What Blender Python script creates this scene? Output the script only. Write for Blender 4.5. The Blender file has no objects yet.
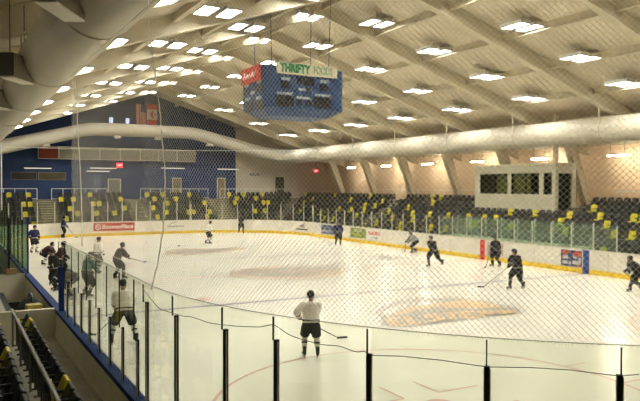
import bpy, bmesh, math, random
from math import sin, cos, tan, pi, radians, sqrt, atan2
from mathutils import Vector, Matrix, Euler
random.seed(7)
S = bpy.context.scene
COL = S.collection
V = Vector

# ------------------------------------------------------------------ camera
F_PX, YAW, PITCH, ROLL = 675.85, 0.5018, 0.0196, 0.003
CAM = V((-15.452, -31.217, 4.361))
FW = V((sin(YAW)*cos(PITCH), cos(YAW)*cos(PITCH), -sin(PITCH)))
RT = V((cos(YAW), -sin(YAW), 0))
UP = RT.cross(FW)
R2 = RT*cos(ROLL) + UP*sin(ROLL)
U2 = UP*cos(ROLL) - RT*sin(ROLL)

def ray(x, y):
    return FW + R2*((x-320)/F_PX) - U2*((y-200.5)/F_PX)
def on_z(x, y, z=0.0):
    d = ray(x, y); t = (z-CAM.z)/d.z
    return CAM + d*t
def on_y(x, y, Y):
    d = ray(x, y); t = (Y-CAM.y)/d.y
    return CAM + d*t
def on_x(x, y, X):
    d = ray(x, y); t = (X-CAM.x)/d.x
    return CAM + d*t
def pix(p):
    d = V(p)-CAM; z = d.dot(FW)
    return 320+F_PX*d.dot(R2)/z, 200.5-F_PX*d.dot(U2)/z, z

cd = bpy.data.cameras.new('camera'); co = bpy.data.objects.new('camera', cd); COL.objects.link(co)
cd.sensor_width = 36; cd.lens = F_PX/640*36; cd.clip_start = 0.05; cd.clip_end = 400
co.matrix_world = Matrix(((R2.x, U2.x, -FW.x, CAM.x), (R2.y, U2.y, -FW.y, CAM.y), (R2.z, U2.z, -FW.z, CAM.z), (0, 0, 0, 1)))
S.camera = co

# ------------------------------------------------------------------ materials
def srgb(r, g, b):
    f = lambda c: (c/12.92 if c <= .04045 else ((c+.055)/1.055)**2.4)
    return (f(r/255), f(g/255), f(b/255), 1)
def lin(c): return tuple(c)+(1,) if len(c) == 3 else c
MATS = {}
def mat(name, col, rough=.6, metal=0, spec=.3, noise=0, nscale=8, bump=0, bscale=40, emit=None, estr=0):
    if name in MATS: return MATS[name]
    m = bpy.data.materials.new(name); m.use_nodes = True
    nt = m.node_tree; b = nt.nodes['Principled BSDF']
    b.inputs['Base Color'].default_value = lin(col)
    b.inputs['Roughness'].default_value = rough; b.inputs['Metallic'].default_value = metal
    b.inputs['Specular IOR Level'].default_value = spec
    tc = nt.nodes.new('ShaderNodeTexCoord')
    if noise:
        n = nt.nodes.new('ShaderNodeTexNoise'); n.inputs['Scale'].default_value = nscale; n.inputs['Detail'].default_value = 4
        nt.links.new(tc.outputs['Object'], n.inputs['Vector'])
        r = nt.nodes.new('ShaderNodeMapRange'); r.inputs[1].default_value = .3; r.inputs[2].default_value = .7
        r.inputs[3].default_value = 1-noise; r.inputs[4].default_value = 1+noise*.6
        nt.links.new(n.outputs['Fac'], r.inputs[0])
        mx = nt.nodes.new('ShaderNodeMix'); mx.data_type = 'RGBA'; mx.blend_type = 'MULTIPLY'; mx.inputs[0].default_value = 1
        mx.inputs[6].default_value = lin(col); nt.links.new(r.outputs[0], mx.inputs[7])
        nt.links.new(mx.outputs[2], b.inputs['Base Color'])
    if bump:
        n = nt.nodes.new('ShaderNodeTexNoise'); n.inputs['Scale'].default_value = bscale
        nt.links.new(tc.outputs['Object'], n.inputs['Vector'])
        bp = nt.nodes.new('ShaderNodeBump'); bp.inputs['Strength'].default_value = bump; bp.inputs['Distance'].default_value = .02
        nt.links.new(n.outputs['Fac'], bp.inputs['Height']); nt.links.new(bp.outputs[0], b.inputs['Normal'])
    if emit:
        b.inputs['Emission Color'].default_value = lin(emit); b.inputs['Emission Strength'].default_value = estr
    MATS[name] = m; return m

def glass_mat(name, tint, gloss=.06, haze=0.0):
    m = bpy.data.materials.new(name); m.use_nodes = True; nt = m.node_tree
    for n in list(nt.nodes):
        if n.type == 'BSDF_PRINCIPLED': nt.nodes.remove(n)
    out = [n for n in nt.nodes if n.type == 'OUTPUT_MATERIAL'][0]
    t = nt.nodes.new('ShaderNodeBsdfTransparent'); t.inputs[0].default_value = lin(tint)
    g = nt.nodes.new('ShaderNodeBsdfGlossy'); g.inputs['Roughness'].default_value = .03
    lw = nt.nodes.new('ShaderNodeLayerWeight'); lw.inputs['Blend'].default_value = .5
    pw = nt.nodes.new('ShaderNodeMath'); pw.operation = 'POWER'; pw.inputs[1].default_value = 5
    nt.links.new(lw.outputs['Facing'], pw.inputs[0])
    mu = nt.nodes.new('ShaderNodeMath'); mu.operation = 'MULTIPLY_ADD'; mu.inputs[1].default_value = .5; mu.inputs[2].default_value = gloss*.6; mu.use_clamp = True
    nt.links.new(pw.outputs[0], mu.inputs[0])
    mx = nt.nodes.new('ShaderNodeMixShader'); nt.links.new(mu.outputs[0], mx.inputs[0])
    nt.links.new(t.outputs[0], mx.inputs[1]); nt.links.new(g.outputs[0], mx.inputs[2])
    last = mx
    if haze:
        d = nt.nodes.new('ShaderNodeBsdfDiffuse'); d.inputs[0].default_value = (.75, .8, .7, 1)
        m2 = nt.nodes.new('ShaderNodeMixShader'); m2.inputs[0].default_value = haze
        nt.links.new(mx.outputs[0], m2.inputs[1]); nt.links.new(d.outputs[0], m2.inputs[2]); last = m2
    nt.links.new(last.outputs[0], out.inputs['Surface'])
    MATS[name] = m; return m

def deck_mat(name, col):
    """corrugated roof deck: fine ribs along the slope"""
    m = mat(name, col, .7, noise=.12, nscale=.35)
    nt = m.node_tree; b = nt.nodes['Principled BSDF']
    tc = nt.nodes.new('ShaderNodeTexCoord')
    w = nt.nodes.new('ShaderNodeTexWave'); w.bands_direction = 'Y'; w.inputs['Scale'].default_value = 1.1; w.inputs['Distortion'].default_value = .3
    nt.links.new(tc.outputs['Object'], w.inputs['Vector'])
    bp = nt.nodes.new('ShaderNodeBump'); bp.inputs['Strength'].default_value = .05; bp.inputs['Distance'].default_value = .05
    nt.links.new(w.outputs['Fac'], bp.inputs['Height']); nt.links.new(bp.outputs[0], b.inputs['Normal'])
    return m

M_ICE = mat('ice', (.84, .81, .69), .22, spec=.35, noise=.05, nscale=.5)
M_ROOF = deck_mat('roof_deck', (.64, .56, .42))
M_BEAM = mat('cream_painted_steel', (.62, .55, .40), .5, noise=.05, nscale=1.5)
M_DUCT = mat('duct_skin', (.56, .51, .40), .5, spec=.3, noise=.06, nscale=.8)
M_BLUE = mat('blue_wall_paint', (.028, .055, .15), .6, noise=.15, nscale=.6)
M_WHITEWALL = mat('white_wall_paint', (.62, .54, .43), .7, noise=.06, nscale=.7)
M_TANWALL = mat('tan_wall_paint', (.72, .53, .34), .7, noise=.08, nscale=.6)
M_BOARD = mat('white_board_plastic', (.72, .67, .57), .35, noise=.10, nscale=1.6)
M_OUTER = mat('cream_outer_cladding', (.70, .66, .51), .5, noise=.08, nscale=2)
M_KICK = mat('yellow_kick_plate', (.78, .52, .03), .4, noise=.08, nscale=2)
M_CAP = mat('blue_cap', (.018, .042, .16), .7, spec=.1, noise=.15, nscale=4)
M_CREAM = mat('cream_cap', (.6, .56, .45), .4)
M_POST = mat('aluminium_post', (.62, .60, .52), .4, metal=.3)
M_BLACKPOST = mat('black_post', (.012, .012, .013), .4)
M_CONC = mat('concrete', (.21, .19, .145), .85, noise=.2, nscale=3, bump=.2)
M_CONC_D = mat('walkway_concrete', (.46, .44, .36), .85, noise=.22, nscale=2.5, bump=.2)
M_SEATB = mat('black_seat_plastic', (.030, .030, .028), .6, spec=.2)
M_SEATY = mat('yellow_seat_plastic', (.62, .52, .03), .4)
M_SEATM = mat('grey_seat_steel', (.10, .10, .10), .45, metal=.5)
M_RAIL = mat('pale_rail', (.8, .8, .76), .4)
M_DARK = mat('dark_recess', (.012, .013, .014), .8)
M_NET = mat('net_twine', (.95, .92, .83), .7)
M_ROPE = mat('net_rope', (.95, .93, .86), .8)
def translucent(m, fac):
    nt = m.node_tree; b = nt.nodes['Principled BSDF']; out = [n for n in nt.nodes if n.type == 'OUTPUT_MATERIAL'][0]
    t = nt.nodes.new('ShaderNodeBsdfTranslucent'); t.inputs[0].default_value = b.inputs['Base Color'].default_value
    mx = nt.nodes.new('ShaderNodeMixShader'); mx.inputs[0].default_value = fac
    nt.links.new(b.outputs[0], mx.inputs[1]); nt.links.new(t.outputs[0], mx.inputs[2]); nt.links.new(mx.outputs[0], out.inputs['Surface'])
translucent(M_NET, .5); translucent(M_ROPE, .5)
M_CORD = mat('dark_cord', (.11, .11, .10), .8)
M_LAMP = mat('lamp_diffuser', (.9, .9, .9), .5, emit=(1, 1.0, .945), estr=33)
M_TUBE = mat('lit_tube', (.9, .9, .9), .5, emit=(1, .93, .78), estr=38)
M_TUBEW = mat('wall_wash_tube', (.9, .9, .9), .5, emit=(1, .93, .76), estr=230)
M_HOUS = mat('lamp_housing', (.6, .58, .52), .5)
M_GLASS = glass_mat('clear_shield_glass', (.945, .968, .925), .05, .012)
M_GLASSF = glass_mat('side_shield_glass', (.93, .955, .92), .05)
M_GREEN = glass_mat('green_tinted_glass', (.76, .87, .77), .06, .05)
M_RED = mat('red_paint', (.55, .04, .03), .5)
M_WHITE = mat('white_paint', (.78, .75, .68), .5)
M_BLUEP = mat('blue_paint', (.03, .07, .24), .5, noise=.1, nscale=3)
M_GREENP = mat('green_print', (.02, .22, .08), .5)
M_BLK = mat('black_gloss', (.008, .008, .009), .3)
M_STEEL = mat('steel', (.6, .6, .6), .3, metal=.9)

# ------------------------------------------------------------------ mesh builder
class MB:
    def __init__(s): s.v = []; s.f = []; s.m = []
    def add(s, vs, fs, mi=0, M=None):
        o = len(s.v)
        s.v += [(M @ V(p)) if M is not None else V(p) for p in vs]
        s.f += [tuple(o+i for i in f) for f in fs]; s.m += [mi]*len(fs)
        return s
    def box(s, lo, hi, mi=0, M=None):
        x0, y0, z0 = lo; x1, y1, z1 = hi
        return s.add([(x0,y0,z0),(x1,y0,z0),(x1,y1,z0),(x0,y1,z0),(x0,y0,z1),(x1,y0,z1),(x1,y1,z1),(x0,y1,z1)],
                     [(0,3,2,1),(4,5,6,7),(0,1,5,4),(1,2,6,5),(2,3,7,6),(3,0,4,7)], mi, M)
    def cbox(s, c, d, mi=0, M=None):
        c = V(c); d = V(d)/2
        return s.box(c-d, c+d, mi, M)
    def rbox(s, lo, hi, r=.02, mi=0, M=None):
        bm = bmesh.new(); bmesh.ops.create_cube(bm, size=1)
        lo = V(lo); hi = V(hi)
        for v in bm.verts: v.co = V([lo[i]+(v.co[i]+.5)*(hi[i]-lo[i]) for i in range(3)])
        bmesh.ops.bevel(bm, geom=bm.edges[:], offset=r, segments=2, affect='EDGES', profile=.5)
        bm.verts.index_update()
        s.add([v.co.copy() for v in bm.verts], [[v.index for v in f.verts] for f in bm.faces], mi, M); bm.free()
        return s
    def loft(s, rings, mi=0, cap=True, M=None, closed=False):
        n = len(rings[0]); vs = [p for r in rings for p in r]; fs = []
        k = len(rings)
        for i in range(k if closed else k-1):
            a, b = i*n, ((i+1) % k)*n
            for j in range(n):
                j2 = (j+1) % n
                fs.append((a+j, a+j2, b+j2, b+j))
        if cap and not closed:
            fs.append(tuple(range(n-1, -1, -1))); fs.append(tuple((k-1)*n+i for i in range(n)))
        return s.add(vs, fs, mi, M)
    def tube(s, path, r, seg=8, mi=0, cap=True, up=None, M=None):
        """round (or elliptic, r=(ra,rb)) tube along a path; r may be a list"""
        path = [V(p) for p in path]; n = len(path)
        rs = r if isinstance(r, list) else [r]*n
        rings = []; side = None
        for i, p in enumerate(path):
            t = (path[min(i+1, n-1)]-path[max(i-1, 0)]).normalized()
            u = V(up) if up is not None else (side if side is not None else (V((0,0,1)) if abs(t.z) < .9 else V((0,1,0))))
            a = (u - t*u.dot(t))
            if a.length < 1e-4: a = t.orthogonal()
            a.normalize(); b = t.cross(a); side = a
            ra, rb = rs[i] if isinstance(rs[i], tuple) else (rs[i], rs[i])
            rings.append([p + a*(rb*sin(2*pi*k/seg)) + b*(ra*cos(2*pi*k/seg)) for k in range(seg)])
        return s.loft(rings, mi, cap, M)
    def ball(s, c, r, seg=12, rg=8, mi=0, M=None):
        c = V(c); rx, ry, rz = r if isinstance(r, tuple) else (r, r, r)
        rings = []
        for i in range(1, rg):
            a = pi*i/rg
            rings.append([c+V((rx*sin(a)*cos(2*pi*k/seg), ry*sin(a)*sin(2*pi*k/seg), -rz*cos(a))) for k in range(seg)])
        return s.loft(rings, mi, True, M)
    def prism(s, poly, z0, z1, mi=0, M=None):
        n = len(poly)
        return s.loft([[V((x, y, z0)) for x, y in poly], [V((x, y, z1)) for x, y in poly]], mi, True, M)
    def mesh(s, name):
        me = bpy.data.meshes.new(name)
        me.from_pydata([tuple(v) for v in s.v], [], s.f)
        me.polygons.foreach_set('material_index', s.m)
        return me
    def build(s, name, mats, parent=None, smooth=False, fix=True):
        me = s.mesh(name)
        if fix:
            bm = bmesh.new(); bm.from_mesh(me); bmesh.ops.recalc_face_normals(bm, faces=bm.faces[:]); bm.to_mesh(me); bm.free()
        return link(name, me, mats, parent, smooth)

def link(name, me, mats, parent=None, smooth=False):
    for m in (mats if isinstance(mats, (list, tuple)) else [mats]): me.materials.append(m)
    if smooth: me.polygons.foreach_set('use_smooth', [True]*len(me.polygons))
    o = bpy.data.objects.new(name, me); COL.objects.link(o)
    if parent is not None: o.parent = parent
    return o
def empty(name, loc=(0,0,0), rz=0):
    o = bpy.data.objects.new(name, None); COL.objects.link(o)
    o.location = loc; o.rotation_euler = (0, 0, rz); o.empty_display_size = .2
    return o
def tag(o, label, cat, group=None, kind=None):
    o['label'] = label; o['category'] = cat
    if group: o['group'] = group
    if kind: o['kind'] = kind
    return o
def struct(o):
    o['kind'] = 'structure'; return o
def copy_tree(o, parent=None):
    c = o.copy(); COL.objects.link(c)
    if parent is not None: c.parent = parent
    for ch in list(o.children): copy_tree(ch, c)
    return c
def remesh(mb, voxel, smooth=2):
    """one continuous surface out of overlapping limbs"""
    me = mb.mesh('tmp'); bm = bmesh.new(); bm.from_mesh(me); bmesh.ops.recalc_face_normals(bm, faces=bm.faces[:]); bm.to_mesh(me); bm.free()
    o = bpy.data.objects.new('tmp', me); COL.objects.link(o)
    r = o.modifiers.new('r', 'REMESH'); r.mode = 'VOXEL'; r.voxel_size = voxel
    k = o.modifiers.new('s', 'SMOOTH'); k.factor = .5; k.iterations = smooth
    dg = bpy.context.evaluated_depsgraph_get(); dg.update()
    out = bpy.data.meshes.new_from_object(o.evaluated_get(dg))
    bpy.data.objects.remove(o); bpy.data.meshes.remove(me)
    return out
def text_mb(txt, size, depth=.004, bold=0, width=None, mi=0, M=None, mb=None, shear=0):
    """lettering as solid letters centred on the origin in the XY plane"""
    c = bpy.data.curves.new('t', 'FONT'); c.body = txt; c.size = size; c.extrude = depth/2; c.offset = bold; c.shear = shear
    c.align_x = 'CENTER'; c.align_y = 'CENTER'; c.resolution_u = 3
    o = bpy.data.objects.new('t', c); COL.objects.link(o)
    dg = bpy.context.evaluated_depsgraph_get(); dg.update()
    me = bpy.data.meshes.new_from_object(o.evaluated_get(dg))
    bpy.data.objects.remove(o)
    vs = [v.co.copy() for v in me.vertices]; fs = [tuple(p.vertices) for p in me.polygons]
    bpy.data.meshes.remove(me); bpy.data.curves.remove(c)
    if width and vs:
        x0 = min(v.x for v in vs); x1 = max(v.x for v in vs); k = width/(x1-x0)
        for v in vs: v.x = (v.x-(x0+x1)/2)*k
    mb = mb or MB()
    return mb.add(vs, fs, mi, M)
def frame(o, xa, ya):
    """matrix with local x along xa, y along ya, at o"""
    x = V(xa).normalized(); y = V(ya).normalized(); z = x.cross(y)
    return Matrix(((x.x, y.x, z.x, o[0]), (x.y, y.y, z.y, o[1]), (x.z, y.z, z.z, o[2]), (0, 0, 0, 1)))
ORD = ['zeroth', 'first', 'second', 'third', 'fourth', 'fifth', 'sixth', 'seventh', 'eighth', 'ninth', 'tenth', 'eleventh', 'twelfth', 'thirteenth', 'fourteenth', 'fifteenth',
       'sixteenth', 'seventeenth', 'eighteenth', 'nineteenth', 'twentieth']
def nth(i):
    if i <= 20: return ORD[i]
    return '%d%s' % (i, 'th' if 10 < i % 100 < 14 else {1: 'st', 2: 'nd', 3: 'rd'}.get(i % 10, 'th'))

# ------------------------------------------------------------------ rink path
HX, HY, RC = 12.95, 30.5, 8.5
NY, RN = 28.75, 6.9                       # near end and its tighter corners
HB, HG = 1.246, 2.99
SL = (HY-RC)+(NY-RN); SE = 2*(HX-RC); QA = RC*pi/2; SN = 2*(HX-RN); QN = RN*pi/2
# s runs: left side from near to far, far-left corner, far end left to right, far-right corner, right side far to near, near-right corner, near end, near-left corner
SEG = [('l', SL), ('fl', QA), ('f', SE), ('fr', QA), ('r', SL), ('nr', QN), ('n', SN), ('nl', QN)]
TOT = sum(x[1] for x in SEG)
def rink(s, off=0.0):
    """point and outward normal at path length s; off > 0 is outside the ice"""
    s %= TOT
    for n, L in SEG:
        if s <= L + 1e-9: break
        s -= L
    a = s/L
    if n == 'l': p = V((-HX, -(NY-RN)+s, 0)); d = V((-1, 0, 0))
    elif n == 'r': p = V((HX, HY-RC-s, 0)); d = V((1, 0, 0))
    elif n == 'f': p = V((-(HX-RC)+s, HY, 0)); d = V((0, 1, 0))
    elif n == 'n': p = V(((HX-RN)-s, -NY, 0)); d = V((0, -1, 0))
    else:
        R_ = RC if n[0] == 'f' else RN; ix = HX-R_; iy = HY-RC if n[0] == 'f' else -(NY-RN)
        c = V((-ix if n[1] == 'l' else ix, iy, 0)); a0 = {'fl': pi, 'fr': pi/2, 'nr': 0, 'nl': -pi/2}[n]
        t = a0 - a*pi/2
        d = V((cos(t), sin(t), 0)); p = c + d*R_
    return p + d*off, d
S0 = {}
acc = 0
for n, L in SEG: S0[n] = acc; acc += L
def s_left(y): return y + (NY-RN)
def s_right(y): return S0['r'] + (HY-RC) - y
def s_far(x): return S0['f'] + x + (HX-RC)
def strip(mb, s0, s1, o0, o1, z0, z1, mi=0, step=.5):
    """a solid band along the rink path"""
    n = max(1, int(abs(s1-s0)/step+.5)); rings = []
    for i in range(n+1):
        s = s0+(s1-s0)*i/n
        a, _ = rink(s, o0); b, _ = rink(s, o1)
        rings.append([V((a.x, a.y, z0)), V((b.x, b.y, z0)), V((b.x, b.y, z1)), V((a.x, a.y, z1))])
    return mb.loft(rings, mi)

# ================================================================== THE SETTING
# ---- ice with its painted markings
M_LB = mat('ice_paint_blue', (.17, .15, .20), .3, noise=.1, nscale=1)
M_LR = mat('ice_paint_red', (.56, .31, .23), .3, noise=.15, nscale=1)
M_LG = mat('ice_paint_grey', (.40, .37, .31), .3, noise=.12, nscale=1.5)
M_LO = mat('ice_paint_orange', (.74, .53, .31), .3, noise=.12, nscale=1.5)
M_LT = mat('ice_paint_tan', (.58, .46, .34), .3, noise=.2, nscale=1.2)
M_LP = mat('ice_paint_pink', (.72, .50, .39), .3, noise=.25, nscale=1)
M_LV = mat('ice_paint_green_grey', (.53, .52, .42), .3, noise=.25, nscale=1)
ice = MB()
N = 160
edge = [rink(TOT*i/N, -.02)[0] for i in range(N)]
ice.prism([(p.x, p.y) for p in edge], -.06, 0, 0)
LAY = [0]
def lift(z):
    LAY[0] += 1; return z+LAY[0]*.00006
def quad(x0, y0, x1, y1, mi, z=.003):
    z = lift(z); ice.add([(x0,y0,z),(x1,y0,z),(x1,y1,z),(x0,y1,z)], [(0,1,2,3)], mi)
def arc(cx, cy, r, w, mi, a0=0, a1=2*pi, z=.003, n=72, ry=None):
    ry = ry or r; vs = []; z = lift(z)
    for i in range(n+1):
        t = a0+(a1-a0)*i/n
        vs += [(cx+(r-w/2)*cos(t), cy+(ry-w/2)*sin(t), z), (cx+(r+w/2)*cos(t), cy+(ry+w/2)*sin(t), z)]
    ice.add(vs, [(2*i, 2*i+1, 2*i+3, 2*i+2) for i in range(n)], mi)
def disc(cx, cy, rx, ry, mi, z=.003, n=48, rot=0):
    vs = []; z = lift(z)
    for i in range(n):
        t = 2*pi*i/n; x, y = rx*cos(t), ry*sin(t)
        vs.append((cx+x*cos(rot)-y*sin(rot), cy+x*sin(rot)+y*cos(rot), z))
    ice.add(vs, [tuple(range(n))], mi)
def pline(pts, w, mi, z=.003):
    for (x0, y0), (x1, y1) in zip(pts, pts[1:]):
        z = lift(z)
        d = V((x1-x0, y1-y0, 0)); n_ = V((-d.y, d.x, 0)).normalized()*w/2
        a, b = V((x0, y0, z)), V((x1, y1, z)); ice.add([a-n_, b-n_, b+n_, a+n_], [(0,1,2,3)], mi)
def ppoly(px, mi, z=.003):
    z = lift(z); pts = [on_z(x, y) for x, y in px]; ice.add([(p.x, p.y, z) for p in pts], [tuple(range(len(pts)))], mi)
W = HX-.05
quad(-W, -7.77, W, -7.47, 1); quad(-W, 7.47, W, 7.77, 1)
x = -W
while x < W: quad(x, -.13, min(x+1.4, W), .13, 2); x += 1.75
for sy in (-1, 1):
    gl = 27.1 if sy > 0 else -25.6
    quad(-W+2.3, gl-.03, W-2.3, gl+.03, 2)
    for sx in (-1, 1):
        arc(sx*6.8, sy*20.5, 4.58, .08, 2); disc(sx*6.8, sy*20.5, .3, .3, 2)
        disc(sx*6.8, sy*6.1, .3, .3, 2)
        for hx in (-1, 1):
            for hy in (-1, 1):
                bx, by = sx*6.8+hx*.45, sy*20.5+hy*.6
                pline([(bx+hx*1.1, by), (bx, by), (bx, by+hy*.9)], .06, 2)
                pline([(sx*6.8+hx*4.58, sy*20.5+hy*.8), (sx*6.8+hx*5.2, sy*20.5+hy*.8)], .06, 2)
    arc(0, gl, 1.8, .05, 2, 0 if sy < 0 else pi, pi if sy < 0 else 2*pi)
arc(0, 0, 4.57, .08, 4)
# centre emblem: two overlapping faded swirls
disc(-.15, -.1, 3.1, 2.7, 7, .004); disc(-.2, .5, 2.5, 1.3, 8, .005, rot=.2); disc(.9, -.6, 1.7, 1.2, 7, .006, rot=-.4)
disc(-1.6, .9, 1.1, .8, 7, .007); disc(1.9, .6, .9, .8, 8, .0075)
for i in range(4):
    arc(-.5+.3*i, -.2+.12*i, 2.6-.45*i, .13, 4, .3+i*.4, 3.6+i*.4, .008, 36, 1.7-.28*i)
    arc(.6-.3*i, .1, 2.7-.5*i, .13, 4, 3.2+i*.35, 6.1+i*.25, .0085, 36, 1.9-.3*i)
arc(-2.0, .9, 1.0, .14, 4, 0, 2*pi, .009, 30, .7); arc(-2.0, .9, .55, .12, 4, 0, 2*pi, .009, 24, .38)
arc(2.2, .3, .95, .12, 4, 0, 2*pi, .009, 30, .8); arc(2.2, .3, .5, .12, 4, 0, 2*pi, .009, 24, .42)
pline([(-1.6, -1.2), (-.4, -.5), (.9, -.9), (1.9, -.4)], .16, 4, .009); pline([(-1.2, 1.5), (.1, .9), (1.3, 1.4)], .16, 4, .009)
# near emblem: a swoosh over a band of faded orange letters
ppoly([(374,312),(385,305),(398,301),(414,299),(436,298),(458,298),(482,300),(497,304),(508,306),(516,308),(526,312),(470,320),(425,325),(392,328),(384,325),(381,318)], 5, .003)
ppoly([(380,314),(388,309),(402,304),(420,302),(447,302),(440,305),(420,306),(402,310),(388,316)], 0, .004)
ppoly([(392,315),(410,308),(432,304),(447,303),(442,307),(420,309),(402,315)], 6, .005)
ppoly([(446,302),(470,300),(488,303),(503,307),(470,309),(455,308),(444,309)], 6, .0045)
def bandpt(u, v):
    a = on_z(384+(524-384)*u, 319+(310.5-319)*u-(2.5*sin(pi*u))); b = on_z(392+(522-392)*u, 327.5+(312.5-327.5)*u)
    p = a.lerp(b, v); return (p.x, p.y)
for i, g in enumerate(['E', 'L', 'S', 'T', 'E', 'R', 'S']):
    u0, u1 = .03+i*.132, .03+i*.132+.095
    P_ = lambda u, v: bandpt(u0+(u1-u0)*u, .08+.84*v)
    st = {'E': [[(0,0),(0,1)], [(0,0),(1,0)], [(0,.5),(.8,.5)], [(0,1),(1,1)]], 'L': [[(0,0),(0,1)], [(0,1),(1,1)]],
          'S': [[(1,0),(0,.1),(0,.45),(1,.55),(1,.9),(0,1)]], 'B': [[(0,0),(0,1)], [(0,0),(.9,.1),(.9,.45),(0,.5),(1,.6),(1,.9),(0,1)]],
          'T': [[(0,0),(1,0)], [(.5,0),(.5,1)]], 'R': [[(0,0),(0,1)], [(0,0),(.9,.1),(.9,.45),(0,.5),(1,1)]]}[g]
    for l in st: pline([P_(*q) for q in l], .26, 6, .006)
# far emblem and the small faded mark by the far blue line
ppoly([(164,251.5),(172,250),(200,248.6),(228,247.6),(246,247),(244,249.5),(228,252),(200,254.4),(172,255.4),(165,254)], 7, .003)
ppoly([(168,252),(200,249.6),(238,248),(226,250.5),(200,252.5),(174,254)], 5, .004)
ppoly([(367,255),(385,254.2),(404,258),(388,259.8)], 9, .003)
ice_o = struct(ice.build('floor_ice', [M_ICE, M_LB, M_LR, M_RED, M_LG, M_LG, M_LO, M_LT, M_LV, M_LG]))
ice_o['label'] = 'cream white ice sheet with faded lines, circles and emblems'

# ---- concrete floor round the ice, near walkway
fl = MB(); fl.box((-24, -36, -.3), (26, 42, -.07))
struct(fl.build('floor', M_CONC))
NF = .52
wk = MB(); wk.box((-14.32, -36, -.07), (-13.02, -12.8, NF))
for i in range(4): wk.box((-14.32-.82*(i+1), -36, -.07), (-14.32-.82*i, -12.8, NF+.36*(i+1)-.02 if i else NF+.34))
struct(wk.build('floor_near_terrace', M_CONC_D))
NEAR_Z = [NF, NF+.34, NF+.70]

# ---- roof: deck, frames, purlins
RX, RZ, RS = 2.3, 14.3, .325
def roofz(x): return RZ-RS*abs(x-RX)
XL, XR = -20.5, 24.5
rf = MB()
for xe in (XL, XR):
    rf.loft([[V((xe, y, roofz(xe))), V((RX, y, RZ)), V((RX, y, RZ+.25)), V((xe, y, roofz(xe)+.25))] for y in (-36, 41)])
struct(rf.build('ceiling', M_ROOF))
FRAMES = [-25.27+6.56*k for k in range(10)]
for k, y in enumerate(FRAMES):
    b = MB()
    for xe in (XL+1, XR-1.2):
        dz0, dz1 = .66, .78
        za, zb = RZ-.01, roofz(xe)-.01
        web = [V((RX, 0, za-dz0)), V((xe, 0, zb-dz1)), V((xe, 0, zb)), V((RX, 0, za))]
        b.loft([[p+V((0, y-.05, 0)) for p in web], [p+V((0, y+.05, 0)) for p in web]])
        for z0, z1, w in ((-.05, 0, .19), (None, None, .16)):
            if z0 is None: q = [V((RX, 0, za-.05)), V((xe, 0, zb-.05)), V((xe, 0, zb)), V((RX, 0, za))]
            else: q = [V((RX, 0, za-dz0-.06)), V((xe, 0, zb-dz1-.06)), V((xe, 0, zb-dz1)), V((RX, 0, za-dz0))]
            b.loft([[p+V((0, y-w, 0)) for p in q], [p+V((0, y+w, 0)) for p in q]])
    struct(b.build('roof_beam', M_BEAM))
    # leaning column under the outer end of the frame
    for (xt, zt, xb, zb) in ((21.6, 7.3, 23.3, 3.1), (-17.0, 7.3, -18.7, -.07)):
        c = MB()
        def sect(x, z, w): return [V((x-w, y-.2, z)), V((x+w, y-.2, z)), V((x+w, y+.2, z)), V((x-w, y+.2, z))]
        c.loft([sect(xb, zb, .2), sect(xt, zt, .38)])
        for s_ in (-1, 1):
            c.loft([[V((xb+s_*.2-.03, y-.26, zb)), V((xb+s_*.2+.03, y-.26, zb)), V((xb+s_*.2+.03, y+.26, zb)), V((xb+s_*.2-.03, y+.26, zb))],
                    [V((xt+s_*.38-.03, y-.26, zt)), V((xt+s_*.38+.03, y-.26, zt)), V((xt+s_*.38+.03, y+.26, zt)), V((xt+s_*.38-.03, y+.26, zt))]])
        struct(c.build('column', M_BEAM))
for k in range(-6, 7):
    x = RX+3.38*k
    if not (XL+.5 < x < XR-1.5): continue
    b = MB(); z = roofz(x)-.005-(.0 if k else .02)
    b.box((x-.03, -36, z-.32), (x+.03, 39.4, z)); b.box((x-.10, -36, z-.35), (x+.10, 39.4, z-.32))
    struct(b.build('roof_purlin', M_BEAM))

# ---- walls
WF, WR, WL, WN = 39.5, 23.9, -20.0, -35.5
def gable(mb, xa, xb, y0, y1, zb=-.07, mi=0):
    pts = [(xa, zb), (xb, zb), (xb, roofz(xb))] + ([(RX, RZ)] if xa < RX < xb else []) + [(xa, roofz(xa))]
    mb.loft([[V((x, y0, z)) for x, z in pts], [V((x, y1, z)) for x, z in pts]], mi)
wf = MB(); gable(wf, XL, 12.6, WF, WF+.3)
gable(wf, 12.6, XR, WF, WF+.3, mi=1)
struct(wf.build('wall_far', [M_BLUE, M_WHITEWALL]))
wn = MB(); gable(wn, XL, XR, WN-.3, WN); struct(wn.build('wall_near', M_CONC))
wr = MB(); wr.box((WR, -36, -.07), (WR+.3, 41, roofz(WR))); struct(wr.build('wall_right', M_TANWALL))
wl = MB(); wl.box((WL-.3, -36, -.07), (WL, 41, roofz(WL)-.05)); struct(wl.build('wall_left', mat('dark_brown_wall', (.07, .06, .045), .8)))

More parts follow.
